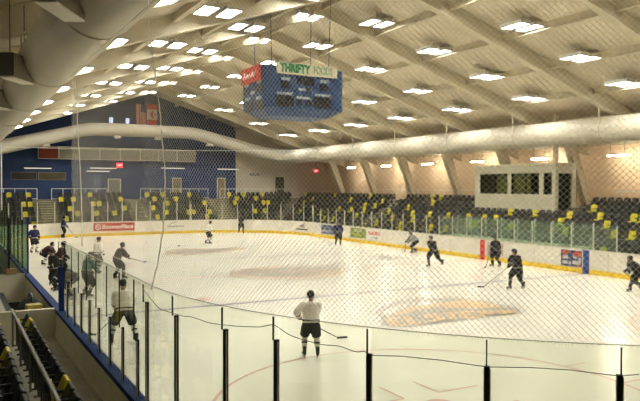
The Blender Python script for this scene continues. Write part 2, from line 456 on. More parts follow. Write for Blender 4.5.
# ---- grandstand terraces: far end and right side, mitred in the corner
NR, RUN, RISE, Z0 = 7, .8, .42, .42
FY, RXX = 31.75, 14.2
FXL = -19.5
AISLE_F = [(on_y(a_, 205, 34).x, on_y(b_, 205, 34).x) for a_, b_ in ((40, 57.5), (133, 148), (215, 232))]
AISLE_R = [(16.6, 18.0)]
st = MB()
for i in range(NR+1):
    z = Z0+RISE*i if i < NR else 3.1+.0
    z = min(z, 3.1)
    y0, x0 = FY-.3+RUN*i, RXX-.3+RUN*i
    y1 = y0+RUN if i < NR else WF
    x1 = x0+RUN if i < NR else WR
    st.box((FXL, y0, -.07), (x1, y1, z)); st.box((x0, -34, -.07), (x1, y0, z))
    st.box((FXL, y0-.03, z-.06), (x0, y0, z), 1); st.box((x0-.03, -34, z-.06), (x0, y0, z), 1)
struct(st.build('floor_grandstand', [M_CONC, M_CONC]))
M_TREAD = mat('stair_tread', (.50, .44, .27), .7, noise=.15, nscale=3)
for j, (xa, xb) in enumerate(AISLE_F):
    b = MB()
    for i in range(NR):
        z = Z0+RISE*i; y0 = FY-.3+RUN*i
        b.box((xa+.12, y0-.38, z-RISE+.001), (xb-.12, y0-.031, z-RISE/2), 0)
        b.box((xa+.12, y0-.40, z-RISE/2), (xb-.12, y0-.031, z-RISE/2+.04), 1); b.box((xa+.12, y0-.028, z), (xb-.12, y0+.2, z+.04), 1)
    t = b.build('aisle_stairs', [M_CONC, M_TREAD])
    tag(t, ['pale aisle stairs in the far stand, nearest the left boards', 'pale aisle stairs in the far stand beside the far wall door', 'pale aisle stairs in the far stand nearest the corner of the rink'][j], 'stairs', 'aisle stairs', 'structure')
for j, (ya, yb) in enumerate(AISLE_R):
    b = MB()
    for i in range(NR):
        z = Z0+RISE*i; x0 = RXX-.3+RUN*i
        b.box((x0-.38, ya+.12, z-RISE+.001), (x0-.031, yb-.12, z-RISE/2), 0)
        b.box((x0-.40, ya+.12, z-RISE/2), (x0-.031, yb-.12, z-RISE/2+.04), 1); b.box((x0-.028, ya+.12, z), (x0+.2, yb-.12, z+.04), 1)
    t = b.build('aisle_stairs', [M_CONC, M_TREAD])
    tag(t, 'pale aisle stairs in the side stand', 'stairs', 'aisle stairs', 'structure')

# ================================================================== BOARDS, GLASS
db = empty('dasher_boards'); tag(db, 'white rink boards with yellow kick plate and blue cap around the ice', 'rink boards')
b = MB(); strip(b, 0, TOT, 0, .07, .0, HB-.05); b.build('board_panel', M_BOARD, db)
b = MB(); strip(b, 0, TOT, -.012, 0, .0, .24); k_ = b.build('kick_plate', M_KICK, db); k_['label'] = 'yellow kick plate along the ice'
b = MB(); strip(b, S0['nl'], TOT+SL*.62, -.03, .16, HB-.05, HB); c_ = b.build('cap_rail', M_CAP, db); c_['label'] = 'blue cap rail on the near left boards'
b = MB(); strip(b, SL*.62, S0['nl'], -.02, .10, HB-.05, HB); b.build('cap_rail', M_CREAM, db)['label'] = 'cream cap rail'
b = MB(); strip(b, S0['nl'], TOT+SL*.62, .07, .13, .0, HB-.06); o = b.build('outer_cladding', M_OUTER, db); o['label'] = 'cream cladding on the spectators side'
b = MB(); strip(b, S0['nl'], TOT+SL*.62, .125, .145, HB-.11, HB-.05); o = b.build('side_rail', M_CAP, db); o['label'] = 'blue rail under the cap'
b = MB(); strip(b, TOT, TOT+9.2, .125, .16, NF+.002, NF+.1); b.build('toe_strip', M_OUTER, db)
def board_patch(name, s0, s1, z0, z1, m, off=-.014, label=None, step=.5):
    b = MB(); strip(b, s0, s1, off, -.001, z0, z1, step=step)
    o = b.build(name, m, db)
    if label: o['label'] = label
    return o
def board_text(par, txt, s, z, size, m, off=-.02, **kw):
    p, d = rink(s, off); t = V((-d.y, d.x, 0))
    # seen from the ice: left to right runs along the path for the far end and the right side
    M = frame((p.x, p.y, z), V((d.y, -d.x, 0)), (0, 0, 1))
    o = text_mb(txt, size, .006, M=M, **kw).build('lettering', m, par, fix=False); return o
# panel joints
jm = MB()
for i in range(int(TOT/2.4)):
    s = i*2.4; 
    strip(jm, s, s+.015, -.004, -.0005, .24, HB-.06, step=.02)
jm.build('panel_joint', mat('joint_grey', (.38, .35, .30), .6), db)
# red line and blue line marks up the boards
for (y, m, l) in ((0, M_RED, 'red centre line mark on the boards'), (-7.62, M_BLUEP, 'blue line mark on the boards')):
    board_patch('line_mark', s_right(y)-.2, s_right(y)+.2, .0, HB-.05, m, -.016, l)
# advertising
xa, xb = on_y(93.5, 228, HY).x, on_y(134.5, 228, HY).x
ad = board_patch('advert_panel', s_far(xa), s_far(xb), .42, 1.14, mat('advert_red', (.52, .055, .035), .5, noise=.1, nscale=3), label='red advert with white lettering')
w_ = xb-xa
board_text(ad, 'BouwenPlace', s_far(xa+w_*.585), .78, .5, M_WHITE, width=w_*.76, bold=.012, shear=.15)
p, d = rink(s_far(xa+w_*.11), -.02); e = MB()
e.tube([(p.x+.22*cos(t*pi/8), p.y, .78+.22*sin(t*pi/8)) for t in range(3, 17)], .045, 5)
e.tube([(p.x-.2, p.y, .98), (p.x, p.y, .7), (p.x+.2, p.y, .98)], .045, 5); e.build('emblem', M_WHITE, ad)
def far_ad(x0, x1, z0, z1, txt, m, label, w=.9):
    xa, xb = on_y(x0, 228, HY).x, on_y(x1, 228, HY).x
    a = board_patch('advert_panel', s_far(xa), s_far(xb), z0, z1, M_BOARD, label=label)
    board_text(a, txt, s_far((xa+xb)/2), z0+(z1-z0)*.3, .26, m, width=(xb-xa)*w, bold=.008)
    return a
GREYP = mat('grey_print', (.22, .21, .19), .5); BROWNP = mat('dark_print', (.05, .045, .04), .5)
a = far_ad(166.5, 185, .5, 1.15, 'blueshore', GREYP, 'white advert with small grey lettering')
p, d = rink(s_far(on_y(172, 228, HY).x), -.02); e = MB()
e.tube([(p.x-.3, p.y, .86), (p.x-.05, p.y, .97), (p.x+.2, p.y, 1.02), (p.x+.45, p.y, 1.14)], .03, 5); e.build('swoosh', GREYP, a)
# far right corner script advert (on the curve)
def s_at_px(px):
    best = None
    s = S0['f']
    while s < S0['r']+45:
        p, _ = rink(s); x_, y_, z_ = pix((p.x, p.y, .6))
        if best is None or abs(x_-px) < best[0]: best = (abs(x_-px), s)
        s += .02
    return best[1]
sa, sb = s_at_px(292.5), s_at_px(311)
a = board_patch('advert_panel', sa, sb, .42, 1.15, M_BOARD, label='white advert with a script name over a black bar')
p, d = rink((sa+sb)/2, -.02); tv = V((d.y, -d.x, 0))
o_ = text_mb('Rockets', .42, .006, .01, width=1.05, M=frame((p.x, p.y, .86), tv, (0, 0, 1)), shear=.3); o_.build('lettering', BROWNP, a, fix=False)
e = MB(); q = p-tv*.7; e.tube([q+V((0,0,.72)), p+V((0,0,.92)), p+tv*.35+V((0,0,1.12))], .022, 5); e.build('swoosh', BROWNP, a)
board_patch('black_bar', (sa+sb)/2-.85, (sa+sb)/2+.85, .46, .58, BROWNP, -.018)
def side_ad(x0, x1, z0, z1, m, label):
    sa, sb = s_at_px(x0), s_at_px(x1)
    return board_patch('advert_panel', sa, sb, z0, z1, m, label=label), sa, sb
a, sa, sb = side_ad(321.5, 335.5, .36, 1.12, mat('advert_blue_grey', (.10, .13, .22), .5, noise=.2, nscale=4), 'blue grey advert')
board_text(a, 'VICTORIA', (sa+sb)/2-.3, .95, .3, GREYP, width=1.4); board_text(a, 'ARENA CLUB', (sa+sb)/2-.3, .6, .3, M_WHITE, width=1.5)
a, sa, sb = side_ad(350.5, 366, .36, 1.12, mat('advert_green', (.22, .26, .06), .5, noise=.2, nscale=3), 'olive green advert')
board_text(a, 'FRESH', (sa+sb)/2, .9, .3, M_WHITE, width=1.1); board_text(a, 'MARKET', (sa+sb)/2, .6, .3, mat('print_lime', (.5, .5, .1), .5), width=1.3)
a, sa, sb = side_ad(367, 382.5, .36, 1.12, M_WHITE, 'white advert with red lettering')
board_text(a, 'BLUE BOX', (sa+sb)/2, .84, .34, M_RED, width=1.7, bold=.015); board_text(a, 'storage', (sa+sb)/2, .54, .26, BROWNP, width=.9)
a, sa, sb = side_ad(487.5, 503, .3, 1.1, mat('advert_grey', (.45, .41, .36), .5, noise=.15, nscale=3), 'grey faded advert beside the red line mark')
e = MB(); strip(e, sa+.03, sb-.03, -.018, -.014, 1.03, 1.08); strip(e, sa+.03, sb-.03, -.018, -.014, .32, .36); strip(e, sa+.03, sa+.08, -.018, -.014, .36, 1.03); strip(e, sb-.08, sb-.03, -.018, -.014, .36, 1.03)
e.build('advert_border', mat('print_rose', (.40, .16, .12), .5), a); board_text(a, 'SKATE', (sa+sb)/2, .68, .3, BROWNP, width=.7)
a, sa, sb = side_ad(561, 583, .28, 1.17, mat('advert_navy', (.035, .045, .11), .5, noise=.2, nscale=3), 'navy advert of red and white blocks, white border')
L_ = sb-sa
for (u0, u1, v0, v1) in ((0, 1, .95, 1), (.97, 1, 0, 1)):
    e = MB(); strip(e, sa+L_*u0, sa+L_*u1, -.018, -.014, .28+.89*v0, .28+.89*v1); e.build('advert_border', M_WHITE, a)
for (u0, u1, v0, v1) in ((.08, .34, .42, .64), (.07, .32, .12, .32), (.36, .46, .12, .30), (.52, .9, .15, .36), (.56, .72, .48, .62), (.8, .92, .36, .56)):
    e = MB(); strip(e, sa+L_*u0, sa+L_*u1, -.018, -.014, .28+.89*v0, .28+.89*v1); e.build('printed_block', mat('print_pale', (.55, .52, .5), .5, noise=.3, nscale=9), a)
for (u0, u1, v0, v1) in ((.06, .32, .70, .92), (.74, .94, .62, .92), (.55, .72, .66, .86), (.72, .93, .02, .12)):
    e = MB(); strip(e, sa+L_*u0, sa+L_*u1, -.018, -.014, .28+.89*v0, .28+.89*v1); e.build('printed_block', mat('print_red', (.50, .07, .03), .5, noise=.3, nscale=7), a)

# ---- near shields: each a pane with its half-height post (left side, near corner)
def pane(parent, s0, s1, z0, z1, m, off=.045, th=.012, step=.3):
    b = MB(); strip(b, s0, s1, off-th/2, off+th/2, z0, z1, step=step)
    Mi = Matrix.LocRotScale(parent.location, parent.rotation_euler, None).inverted(); b.v = [Mi @ v for v in b.v]
    return b.build('glass_pane', m, parent)
def s_near_px(px, z=HG):
    """path length on the near left side / corner where a vertical at that picture column stands"""
    best = None; s = S0['nl']-1
    while s < TOT+12:
        p, _ = rink(s, .045); x_, y_, z_ = pix((p.x, p.y, z))
        if z_ > .5 and (best is None or abs(x_-px) < best[0]): best = (abs(x_-px), s)
        s += .01
    return best[1]
near_px = [61.5, 68, 75, 82, 90.5, 100, 111, 124, 139, 148.5, 178, 227.5, 278, 371, 487, 619.5]
near_s = [s_near_px(x) for x in near_px]
near_s += [near_s[-1]-1.2, near_s[-1]-2.4]
tops = [2.1]*9+[2.74]*9
for i, s in enumerate(near_s[:-1]):
    p, d = rink(s, .085); t = V((-d.y, d.x, 0)); zt = tops[i]
    w = .024 if i >= 9 else .017
    r = empty('glass_shield', (p.x, p.y, HB), atan2(t.y, t.x))
    h = zt-HB
    b = MB(); b.rbox((-w, -.005, 0), (w, .04, h), .006); po = b.build('support_post', M_BLACKPOST, r); po['label'] = 'black half-height post'
    b = MB(); b.box((w, -.004, 0), (w+.010, .008, h-.02)); o = b.build('edge_strip', M_CREAM, po); o['label'] = 'pale aluminium edge strip'
    b = MB(); b.box((-w-.005, -.004, 0), (-w, .004, h-.02)); b.build('edge_strip', M_CREAM, po)
    if i == 0:
        b = MB(); b.box((-.07, -.03, -.28), (.07, .09, h+.25)); o = b.build('end_post', M_CAP, r); o['label'] = 'dark blue end post'
    b = MB(); b.box((-.006, -.045, h), (.006, -.028, HG-HB)); b.build('joint_seal', M_BLACKPOST, r)
    g = .008 if i != 12 else .03
    pane(r, near_s[i+1]+g, s-g, HB, HG, M_GLASS)
    tag(r, ('clear glass shield with black half-height post, left boards, %s from the players bench opening' % nth(i+1)) if i < 10 else
        ('clear glass shield with black half-height post, curved near corner, %s from the left' % nth(i-9)), 'glass shield', 'clear glass shields on the near boards')
tr_ = MB()
# polished top edge of the near shields
strip(tr_, near_s[-1], near_s[0], .036, .054, HG, HG+.006, step=.3)
tag(tr_.build('top_edge_trim', mat('edge_grey', (.36, .38, .32), .4)), 'thin grey green top edge trim along the near shield panes', 'edge trim')

# ---- far end and side shields: panes, pale posts
def fence_run(s0, s1, n, ztop, m, where, group_tag, green=None):
    for i in range(n+1):
        s = s0+(s1-s0)*i/n; p, d = rink(s, .06); t = V((-d.y, d.x, 0))
        r = empty('glass_shield', (p.x, p.y, HB), atan2(t.y, t.x))
        b = MB(); b.box((-.03, -.03, 0), (.03, .03, ztop-HB+.03)); b.box((-.045, -.02, ztop-HB+.03), (.045, .02, ztop-HB+.05))
        b.build('support_post', M_POST, r); mm = m
        if i < n:
            sb_ = s0+(s1-s0)*(i+1)/n
            mm = green if (green is not None and i in GREENS) else m
            pane(r, s+.035, sb_-.035, HB, ztop, mm, off=.06)
        tag(r, '%s glass shield, pale post, %s, %s from its left end' % ('green tinted' if mm is M_GREEN else 'clear', where, nth(i+1)), 'glass shield', 'glass shields on the '+group_tag)
GREENS = ()
fence_run(S0['fl']+.5, S0['f'], 8, HG, M_GLASSF, 'far left corner', 'far left corner')
fence_run(S0['f']+.1, S0['fr'], 7, HG, M_GLASSF, 'far end boards', 'far end')
fence_run(S0['fr']+.1, S0['r'], 9, HG-.3, M_GLASSF, 'far right corner', 'far right corner')
yg = 22-1.36*14; 
GREENS = tuple(range(13, 23))
fence_run(s_right(21.9), s_right(-12.1), 25, 2.46, M_GLASSF, 'right side boards', 'right side', M_GREEN)

# ---- penalty benches behind the right boards
pb = empty('penalty_bench', (14.0, -2, 0)); 
b = MB(); b.box((-.05, -5.2, 0), (.05, 5.6, HB+.05)); b.build('back_board', M_BOARD, pb)
b = MB(); b.box((-.95, 5.5, 0), (-.05, 5.6, HB+.05)); b.box((-.95, -5.2, 0), (-.05, -5.1, HB+.05)); b.box((-.95, .1, 0), (-.05, .2, HB+.05)); b.build('side_board', M_BOARD, pb)
b = MB(); b.rbox((-.5, -5.0, .40), (-.12, 5.4, .46), .01); b.build('bench_seat', M_BEAM, pb)
b = MB(); b.box((-.006, -5.2, HB+.05), (.006, 5.6, 2.5)); o = b.build('back_glass', M_GREEN, pb); o['label'] = 'green tinted back glass'
for i in range(9):
    b = MB(); b.box((-.03, -5.2+1.34*i-.03, HB+.05), (.03, -5.2+1.34*i+.03, 2.55)); b.build('glass_post', M_POST, pb)
tag(pb, 'cream penalty bench enclosure with green tinted back glass behind the right boards', 'penalty bench')

# ---- players bench on the left: half walls, divider glass, things in it
BY0, BY1 = -12.8, -5.0
hb = MB()
hb.box((-16.2, BY0-.1, -.06), (-13.09, BY0+.06, HB)); hb.box((-15.6, BY1-.06, -.06), (-13.09, BY1+.1, HB))
hb.box((-14.5, BY0+.06, -.06), (-14.3, BY1-.06, 1.12))
o = hb.build('bench_half_wall', M_OUTER); tag(o, 'cream half walls round the players bench beyond the near seats', 'half wall')
cp = MB(); cp.box((-14.55, BY0+.07, 1.121), (-14.2, BY1-.07, 1.16)); cp.build('wall_cap', mat('pale_cap', (.40, .38, .30), .5), o)
bf = MB(); bf.box((-14.29, BY0+.06, -.06), (-13.02, BY1-.06, .25)); struct(bf.build('floor_bench', mat('black_rubber', (.012, .012, .012), .9)))
bn = empty('players_bench', (-14.05, (BY0+BY1)/2, .25)); b = MB(); b.rbox((-.15, -3.2, .40), (.2, 3.2, .46), .01); b.build('seat_plank', mat('bench_black', (.02, .02, .02), .5), bn)
b = MB()
for y in (-2.8, -.9, .9, 2.8): b.box((-.08, y-.03, 0), (.12, y+.03, .40))
b.build('bench_leg', M_SEATM, bn); tag(bn, 'dark bench inside the players box behind the left boards', 'bench')
sc_ = empty('storage_chest', (-13.45, BY0+.72, .25)); b = MB(); b.rbox((-.38, -.30, 0), (.38, .30, .70), .02); b.build('chest_body', M_DARK, sc_)
b = MB(); b.rbox((-.40, -.32, .70), (.40, .32, .76), .015); b.build('chest_lid', M_BLK, sc_); tag(sc_, 'low black chest under the yellow crate in the players bench box', 'chest')
cr = empty('plastic_crate', (-13.52, BY0+.72, 1.011), .15); cr.scale = (.6, .6, .6)
b = MB()
b.box((-.3, -.22, 0), (.3, .22, .03))
for s_ in (-1, 1):
    b.box((-.3, s_*.22-.015, .03), (.3, s_*.22+.015, .16)); b.box((-.3, s_*.22-.015, .27), (.3, s_*.22+.015, .4)); b.box((s_*.3-.015, -.22, .03), (s_*.3+.015, .22, .4))
    for x in (-.29, -.1, .1, .29): b.box((x-.02, s_*.22-.014, .16), (x+.02, s_*.22+.014, .27))
b.build('crate_body', mat('crate_yellow', (.55, .45, .07), .5, noise=.1), cr); b = MB(); b.rbox((-.31, -.235, .40), (.31, .235, .43), .008); b.build('crate_rim', mat('crate_rim', (.48, .40, .12), .5), cr)
tag(cr, 'yellow plastic crate standing in the players bench box', 'crate')
bg = MB(); bm_ = bg.ball((-13.44, -10.5, .25+.48), (.38, .95, .48), 14, 10); bag = bg.build('equipment_bag', M_DARK, smooth=True); tag(bag, 'black equipment bag lying on the players bench floor', 'bag')
b = MB(); b.tube([(-13.46, -10.9, 1.14), (-13.45, -10.8, 1.28), (-13.44, -10.5, 1.33), (-13.45, -10.2, 1.28), (-13.46, -10.1, 1.14)], .03, 6); b.build('handle', M_BLK, bag, smooth=True)
bx = MB(); bx.box((-.17, -.13, 0), (.17, .13, .2)); o = bx.build('cardboard_box', mat('cardboard', (.30, .17, .09), .8)); o.location = (-13.55, BY1, HB); tag(o, 'small brown cardboard box on the bench half wall', 'box')
b = MB(); b.box((-.17, -.012, .2), (.17, .012, .202)); b.build('tape', mat('tape', (.45, .35, .2), .4), o)
for i, x in enumerate((-13.0, -13.62, -14.27)):
    r = empty('glass_divider', (x, BY1, HB))
    b = MB(); b.box((-.03, -.03, 0), (.03, .03, HG+.25-HB)); o = b.build('support_post', M_CAP if i == 0 else M_BLACKPOST, r); o['label'] = ['blue post', 'black post', 'black post'][i]
    b = MB(); b.box((-.59, -.006, .22 if i == 0 else 0), (-.035, .006, HG-HB)); b.build('glass_pane', M_GREEN, r)
    tag(r, 'green tinted glass divider across the far end of players bench, %s from the boards' % nth(i+1), 'glass divider', 'glass dividers at the players bench')
b = MB(); b.tube([(0, 0, 0), (0, 0, 1.0)], .03, 8); o = b.build('pole', M_RAIL); o.location = (-13.62, -12.0, .25); tag(o, 'thin pale pole standing inside the players bench', 'pole')
# tall shields beyond the bench, and the dark padded wall behind them
for i in range(11):
    y0 = BY1+.08+1.9*i
    r = empty('glass_shield', (-HX-.06, y0+1.86, HB))
    pane(r, s_left(y0), s_left(y0+1.82), HB, HG, M_GREEN, off=.06)
    b = MB(); b.box((-.03, -.03, 0), (.03, .03, HG+.1-HB)); o = b.build('support_post', M_BLACKPOST, r)
    tag(r, 'green tinted glass shield with black post, far left boards, %s beyond the players bench' % nth(i+1), 'glass shield', 'green glass shields on the far left boards')
b = MB(); b.box((-15.4, BY1+.15, -.06), (-15.1, 28, 3.6)); struct(b.build('wall_left_shelter', mat('dark_green_black', (.02, .026, .022), .8, noise=.4, nscale=1.5)))

# ================================================================== SEATS
def seat_shapes():
    """tip-up stadium seat facing +Y, origin on the step at its middle"""
    pan = MB(); pan.rbox((-.205, -.10, .40), (.205, .22, .445), .018); pan.rbox((-.205, .18, .375), (.205, .245, .435), .02)
    back = MB()
    rings = []
    for i in range(5):
        z = .44+.42*i/4; y = -.11-.07*i/4; w = [.19, .215, .22, .215, .17][i]; bow = .03
        rings.append([V((-w, y+bow, z)), V((-w*.5, y, z)), V((w*.5, y, z)), V((w, y+bow, z)), V((w, y+bow-.03, z)), V((w*.5, y-.03, z)), V((-w*.5, y-.03, z)), V((-w, y+bow-.03, z))])
    back.loft(rings)
    frm = MB()
    for s in (-1, 1):
        frm.box((s*.24-.015, -.14, .0), (s*.24+.015, -.06, .62)); frm.box((s*.24-.02, -.14, .60), (s*.24+.02, .18, .64)); frm.box((s*.24-.02, -.2, 0), (s*.24+.02, .02, .03))
    return pan, back, frm
PAN, BACK, FRM = seat_shapes()
def one_mesh(m):
    b = MB()
    for q, mi in ((PAN, 0), (BACK, 0), (FRM, 1)): b.add(q.v, q.f, mi)
    me = b.mesh('seat'); bm = bmesh.new(); bm.from_mesh(me); bmesh.ops.recalc_face_normals(bm, faces=bm.faces[:]); bm.to_mesh(me); bm.free()
    me.materials.append(m); me.materials.append(M_SEATM); return me, b
ME_B, SB = one_mesh(M_SEATB); ME_Y, _ = one_mesh(M_SEATY)
# near rows, with parts
FP = MB(); TI = Matrix.Translation((0, -.03, .44)) @ Matrix.Rotation(radians(66), 4, 'X')
FP.rbox((-.20, -.04, -.03), (.20, .34, .03), .025, 0, TI); FP.rbox((-.20, .28, -.055), (.20, .36, .03), .025, 0, TI)
def near_seat(kind):
    m = M_SEATY if kind == 'y' else M_SEATB
    r = empty('stadium_seat'); FP.build('seat_pan', M_SEATY if kind in 'yp' else M_SEATB, r)
    BACK.build('backrest', M_SEATY if kind in 'yb' else M_SEATB, r)
    for s in (-1, 1):
        b = MB(); b.box((s*.24-.015, -.14, 0), (s*.24+.015, -.06, .62)); b.box((s*.24-.02, -.2, 0), (s*.24+.02, .02, .03)); b.build('support_leg', M_SEATM, r)
        b = MB(); b.rbox((s*.24-.022, -.16, .60), (s*.24+.022, .2, .64), .01); b.build('armrest', M_SEATB, r)
    return r
near_px_y = {(0, 'p'): [(38, 331), (73, 395)], (0, 'b'): [(55, 392), (22, 326)], (1, 'p'): [(9, 337), (18, 363)], (1, 'b'): [(3, 358), (2, 314)]}
NROWX = [-13.93, -14.72, -15.5]
protos = {}
n_ind = 0
for row in range(2):
    ys = [BY0-.95-.5*i for i in range(17)]
    kinds = {}
    for (r_, k_), pts in near_px_y.items():
        if r_ != row: continue
        for (x, y) in pts:
            dy, dz = (.1, .42) if k_ == 'p' else (-.2, .7)
            bi = min(range(17), key=lambda i: (pix((NROWX[row]+dy, ys[i], NEAR_Z[row]+dz))[0]-x)**2+(pix((NROWX[row]+dy, ys[i], NEAR_Z[row]+dz))[1]-y)**2)
            kinds[bi] = 'y' if bi in kinds else k_
    for i, y in enumerate(ys):
        k = kinds.get(i, 'k')
        o = copy_tree(protos[k]) if k in protos else near_seat(k)
        protos.setdefault(k, o)
        o.location = (NROWX[row], y, NEAR_Z[row]); o.rotation_euler = (0, 0, -pi/2)
        c = {'k': 'all-black folded seat', 'p': 'black folded seat with yellow pan', 'b': 'black folded seat with yellow back', 'y': 'all-yellow folded seat'}[k]
        tag(o, '%s, %s near row, %s from the players bench' % (c, ['front', 'second'][row], nth(i+1)), 'seat', 'seats in the near rows'); n_ind += 1
# gray back rail that runs along each near row
for row in range(2):
    b = MB(); b.rbox((-.03, -8.3, 0), (.03, 0, .05), .012)
    for i in range(5): b.box((-.02, -.2-2*i-.02, -.84), (.02, -.2-2*i+.02, 0))
    o = b.build('seat_back_rail', mat('rail_grey', (.22, .21, .19), .45)); o.location = (NROWX[row]-.215, BY0-.6, NEAR_Z[row]+.84)
    tag(o, ['grey rail along the seat backs of the front near row', 'grey rail along the seat backs of the second near row'][row], 'rail', 'rails along the near rows')

PX0 = RXX+RUN*5-.12
PBY0, PBY1 = on_x(555.5, 190, PX0).y, on_x(475, 190, PX0).y
slots = []
def free(v, aisles, pad=.25): return all(not (a-pad < v < b+pad) for a, b in aisles)
for i in range(NR):
    z = Z0+RISE*i if i < NR else 3.1
    y = FY+RUN*i+.18; x = FXL+.6; n = 0
    while x < RXX+RUN*i-.7:
        if free(x, AISLE_F): slots.append(('far', i, x, y, min(z, 3.1), pi))
        x += .55
    x = RXX+RUN*i+.18; y = -14.0
    while y < FY+RUN*i-.7:
        if free(y, AISLE_R) and not (i >= 5 and PBY0-1.6 < y < PBY1+.2): slots.append(('side', i, x, y, min(z, 3.1), pi/2))
        y += .55
vis = []
for t in slots:
    x_, y_, d_ = pix((t[2], t[3], t[4]+.6))
    if d_ > 1 and -4 < x_ < 645: vis.append((t, x_, y_, d_))
raw = {(0,170,5.35): [(38,135),(145,135),(332,158),(395,158),(122,185),(188,187),(130,243),(380,212),(415,238),(365,265),(495,130),(500,183),(520,183),(515,235),(205,292)],
 (90,170,5.35): [(10,130),(15,182),(47,182),(30,235),(163,155),(127,233),(210,203),(285,128),(355,152),(402,127),(468,150),(425,178),(317,203),(418,228),(340,257),(530,225)],
 (190,170,5.35): [(8,127),(195,147),(252,145),(112,172),(350,147),(225,190),(385,168),(20,222),(110,222),(98,243),(340,213),(395,215),(430,168),(295,115),(380,115)],
 (290,170,5.35): [(70,170),(45,215),(120,150),(155,218),(175,250),(230,250),(265,200),(320,170),(315,205),(360,235),(395,205),(400,180),(425,150),(455,215),(455,275),(485,155),(525,215),(75,120),(240,120)],
 (380,180,5.35): [(45,160),(60,195),(100,235),(100,260),(150,138),(160,170),(175,205),(270,140),(265,180),(275,95),(260,245),(355,185),(355,255),(465,185),(465,220),(325,85),(540,200)],
 (460,180,5.35): [(35,190),(35,222),(90,225),(190,195),(270,165),(385,170),(255,240),(515,215)],
 (540,165,5.35): [(90,295),(140,255),(145,345),(300,220),(325,265),(345,310),(410,365),(480,275),(520,275),(500,370)],
 (560,220,5.01): [(280,78),(365,82),(45,135),(190,150),(345,3)]}
yellow = set()
for (ox, oy, k), pts in raw.items():
    for (x, y) in pts:
        X, Y = ox+x/k, oy+y/k
        j = min(range(len(vis)), key=lambda q: (vis[q][1]-X)**2+(vis[q][2]-Y)**2)
        yellow.add(j)
order = sorted(range(len(vis)), key=lambda q: vis[q][3])
keep = set(order[:300-n_ind])
stuff = {0: MB()}
cnt = {}
seq = sorted(range(len(vis)), key=lambda q: (vis[q][0][0], vis[q][0][1], vis[q][0][2] if vis[q][0][0] == 'far' else vis[q][0][3]))
ybuild = MB()
for q in seq:
    (stand, i, x, y, z, rz), _, _, _ = vis[q]
    M = Matrix.Translation((x, y, z)) @ Matrix.Rotation(rz, 4, 'Z')
    key = (stand, i); cnt[key] = cnt.get(key, 0)+1
    if q in keep:
        o = bpy.data.objects.new('stadium_seat', ME_Y if q in yellow else ME_B); COL.objects.link(o); o.matrix_world = M
        tag(o, '%s seat in row %d of the side stand, %s along from the camera end' % ('yellow' if q in yellow else 'black', i+1, nth(cnt[key])), 'seat', 'seats of the side stand')
    else:
        for src, mi in ((PAN, 0), (BACK, 0), (FRM, 2)): stuff[0].add(src.v, src.f, (1 if q in yellow else 0) if mi == 0 else 2, M)
o = stuff[0].build('stadium_seats', [M_SEATB, M_SEATY, M_SEATM])
tag(o, 'rows of small black and yellow seats filling the far stands', 'seats', kind='stuff')

# ---- guard rails on the top walkways
def guard(p0, p1, label, h=1.05, step=1.0):
    p0, p1 = V(p0), V(p1); L = (p1-p0).length; n = max(1, int(L/step+.5)); b = MB()
    b.tube([p0+V((0,0,h)), p1+V((0,0,h))], .035, 6)
    b2 = MB(); b2.tube([p0+V((0,0,.12)), p1+V((0,0,.12))], .022, 6)
    r = empty('guard_rail', p0)
    o = b.build('top_rail', M_RAIL, r); o.location = -p0
    o = b2.build('bottom_rail', M_RAIL, r); o.location = -p0
    for i in range(n+1):
        b = MB(); q = p0.lerp(p1, i/n); b.tube([q, q+V((0,0,h))], .03, 6); o = b.build('rail_post', M_RAIL, r); o.location = -p0
    tag(r, label, 'guard rail', 'white guard rails on the stand walkways')
GY = FY-.3+RUN*NR+.12
prev = FXL
secs = [(on_y(a_, 190, GY).x, on_y(b_, 190, GY).x) for a_, b_ in ((-20, 37), (51.5, 107), (140.5, 208), (220, 292))]
for j, (a, b_) in enumerate(secs):
    guard((a, GY, 3.1), (b_, GY, 3.1), ['white guard rail at the top of far stand, leftmost section', 'white guard rail at the top of far stand, second section from the left',
        'white guard rail atop the far stand, third section from the left', 'white guard rail at the top of far stand before the white wall'][j])
GX = RXX-.3+RUN*NR+.12
guard((WR-.5, 8.6, 3.1), (WR-.5, 30, 3.1), 'pale guard rail along the tan wall beyond the press box', step=2)
guard((WR-.5, -8, 3.1), (WR-.5, -1.5, 3.1), 'pale guard rail along the tan wall on the camera side of the press box', step=2)

# ================================================================== PRESS BOX
bx0, bx1 = PBY0, PBY1
PZ = Z0+RISE*4+.05
pbx = empty('press_box', (PX0, (bx0+bx1)/2, PZ)); L2 = (bx1-bx0)/2; mid = (bx0+bx1)/2
def pby(px): return on_x(px, 185, PX0).y-mid
Hh = on_x(512, 166, PX0).z-PZ
wz0, wz1 = on_x(512, 194, PX0).z-PZ, on_x(512, 173.5, PX0).z-PZ
dz1 = on_x(565, 173, PX0).z-PZ
b = MB(); wins = []
for (xa, xb) in ((480, 507.5), (511, 539), (543.5, 552)): wins.append((pby(xb), pby(xa)))
wins.sort(); PD = on_y(576, 190, bx0).x-PX0; da, db_ = on_y(558.5, 190, bx0).x-PX0, on_y(572, 190, bx0).x-PX0
b.box((0, -L2, 0), (.12, L2, wz0)); b.box((0, -L2, wz1), (.12, L2, Hh))
e0 = -L2
for (ya, yb) in wins:
    b.box((0, e0, wz0), (.12, ya, wz1)); e0 = yb
b.box((0, e0, wz0), (.12, L2, wz1))
b.box((.12, -L2, 0), (da, -L2+.12, Hh)); b.box((db_, -L2, 0), (PD, -L2+.12, Hh)); b.box((da, -L2, dz1), (db_, -L2+.12, Hh)); b.box((.12, L2-.12, 0), (PD, L2, Hh))
b.build('wall_panel', mat('press_box_cream', (.50, .46, .33), .6, noise=.06), pbx)
b = MB(); b.box((-.08, -L2-.08, Hh), (PD+.05, L2+.08, Hh+.12)); b.build('roof_slab', M_BEAM, pbx)
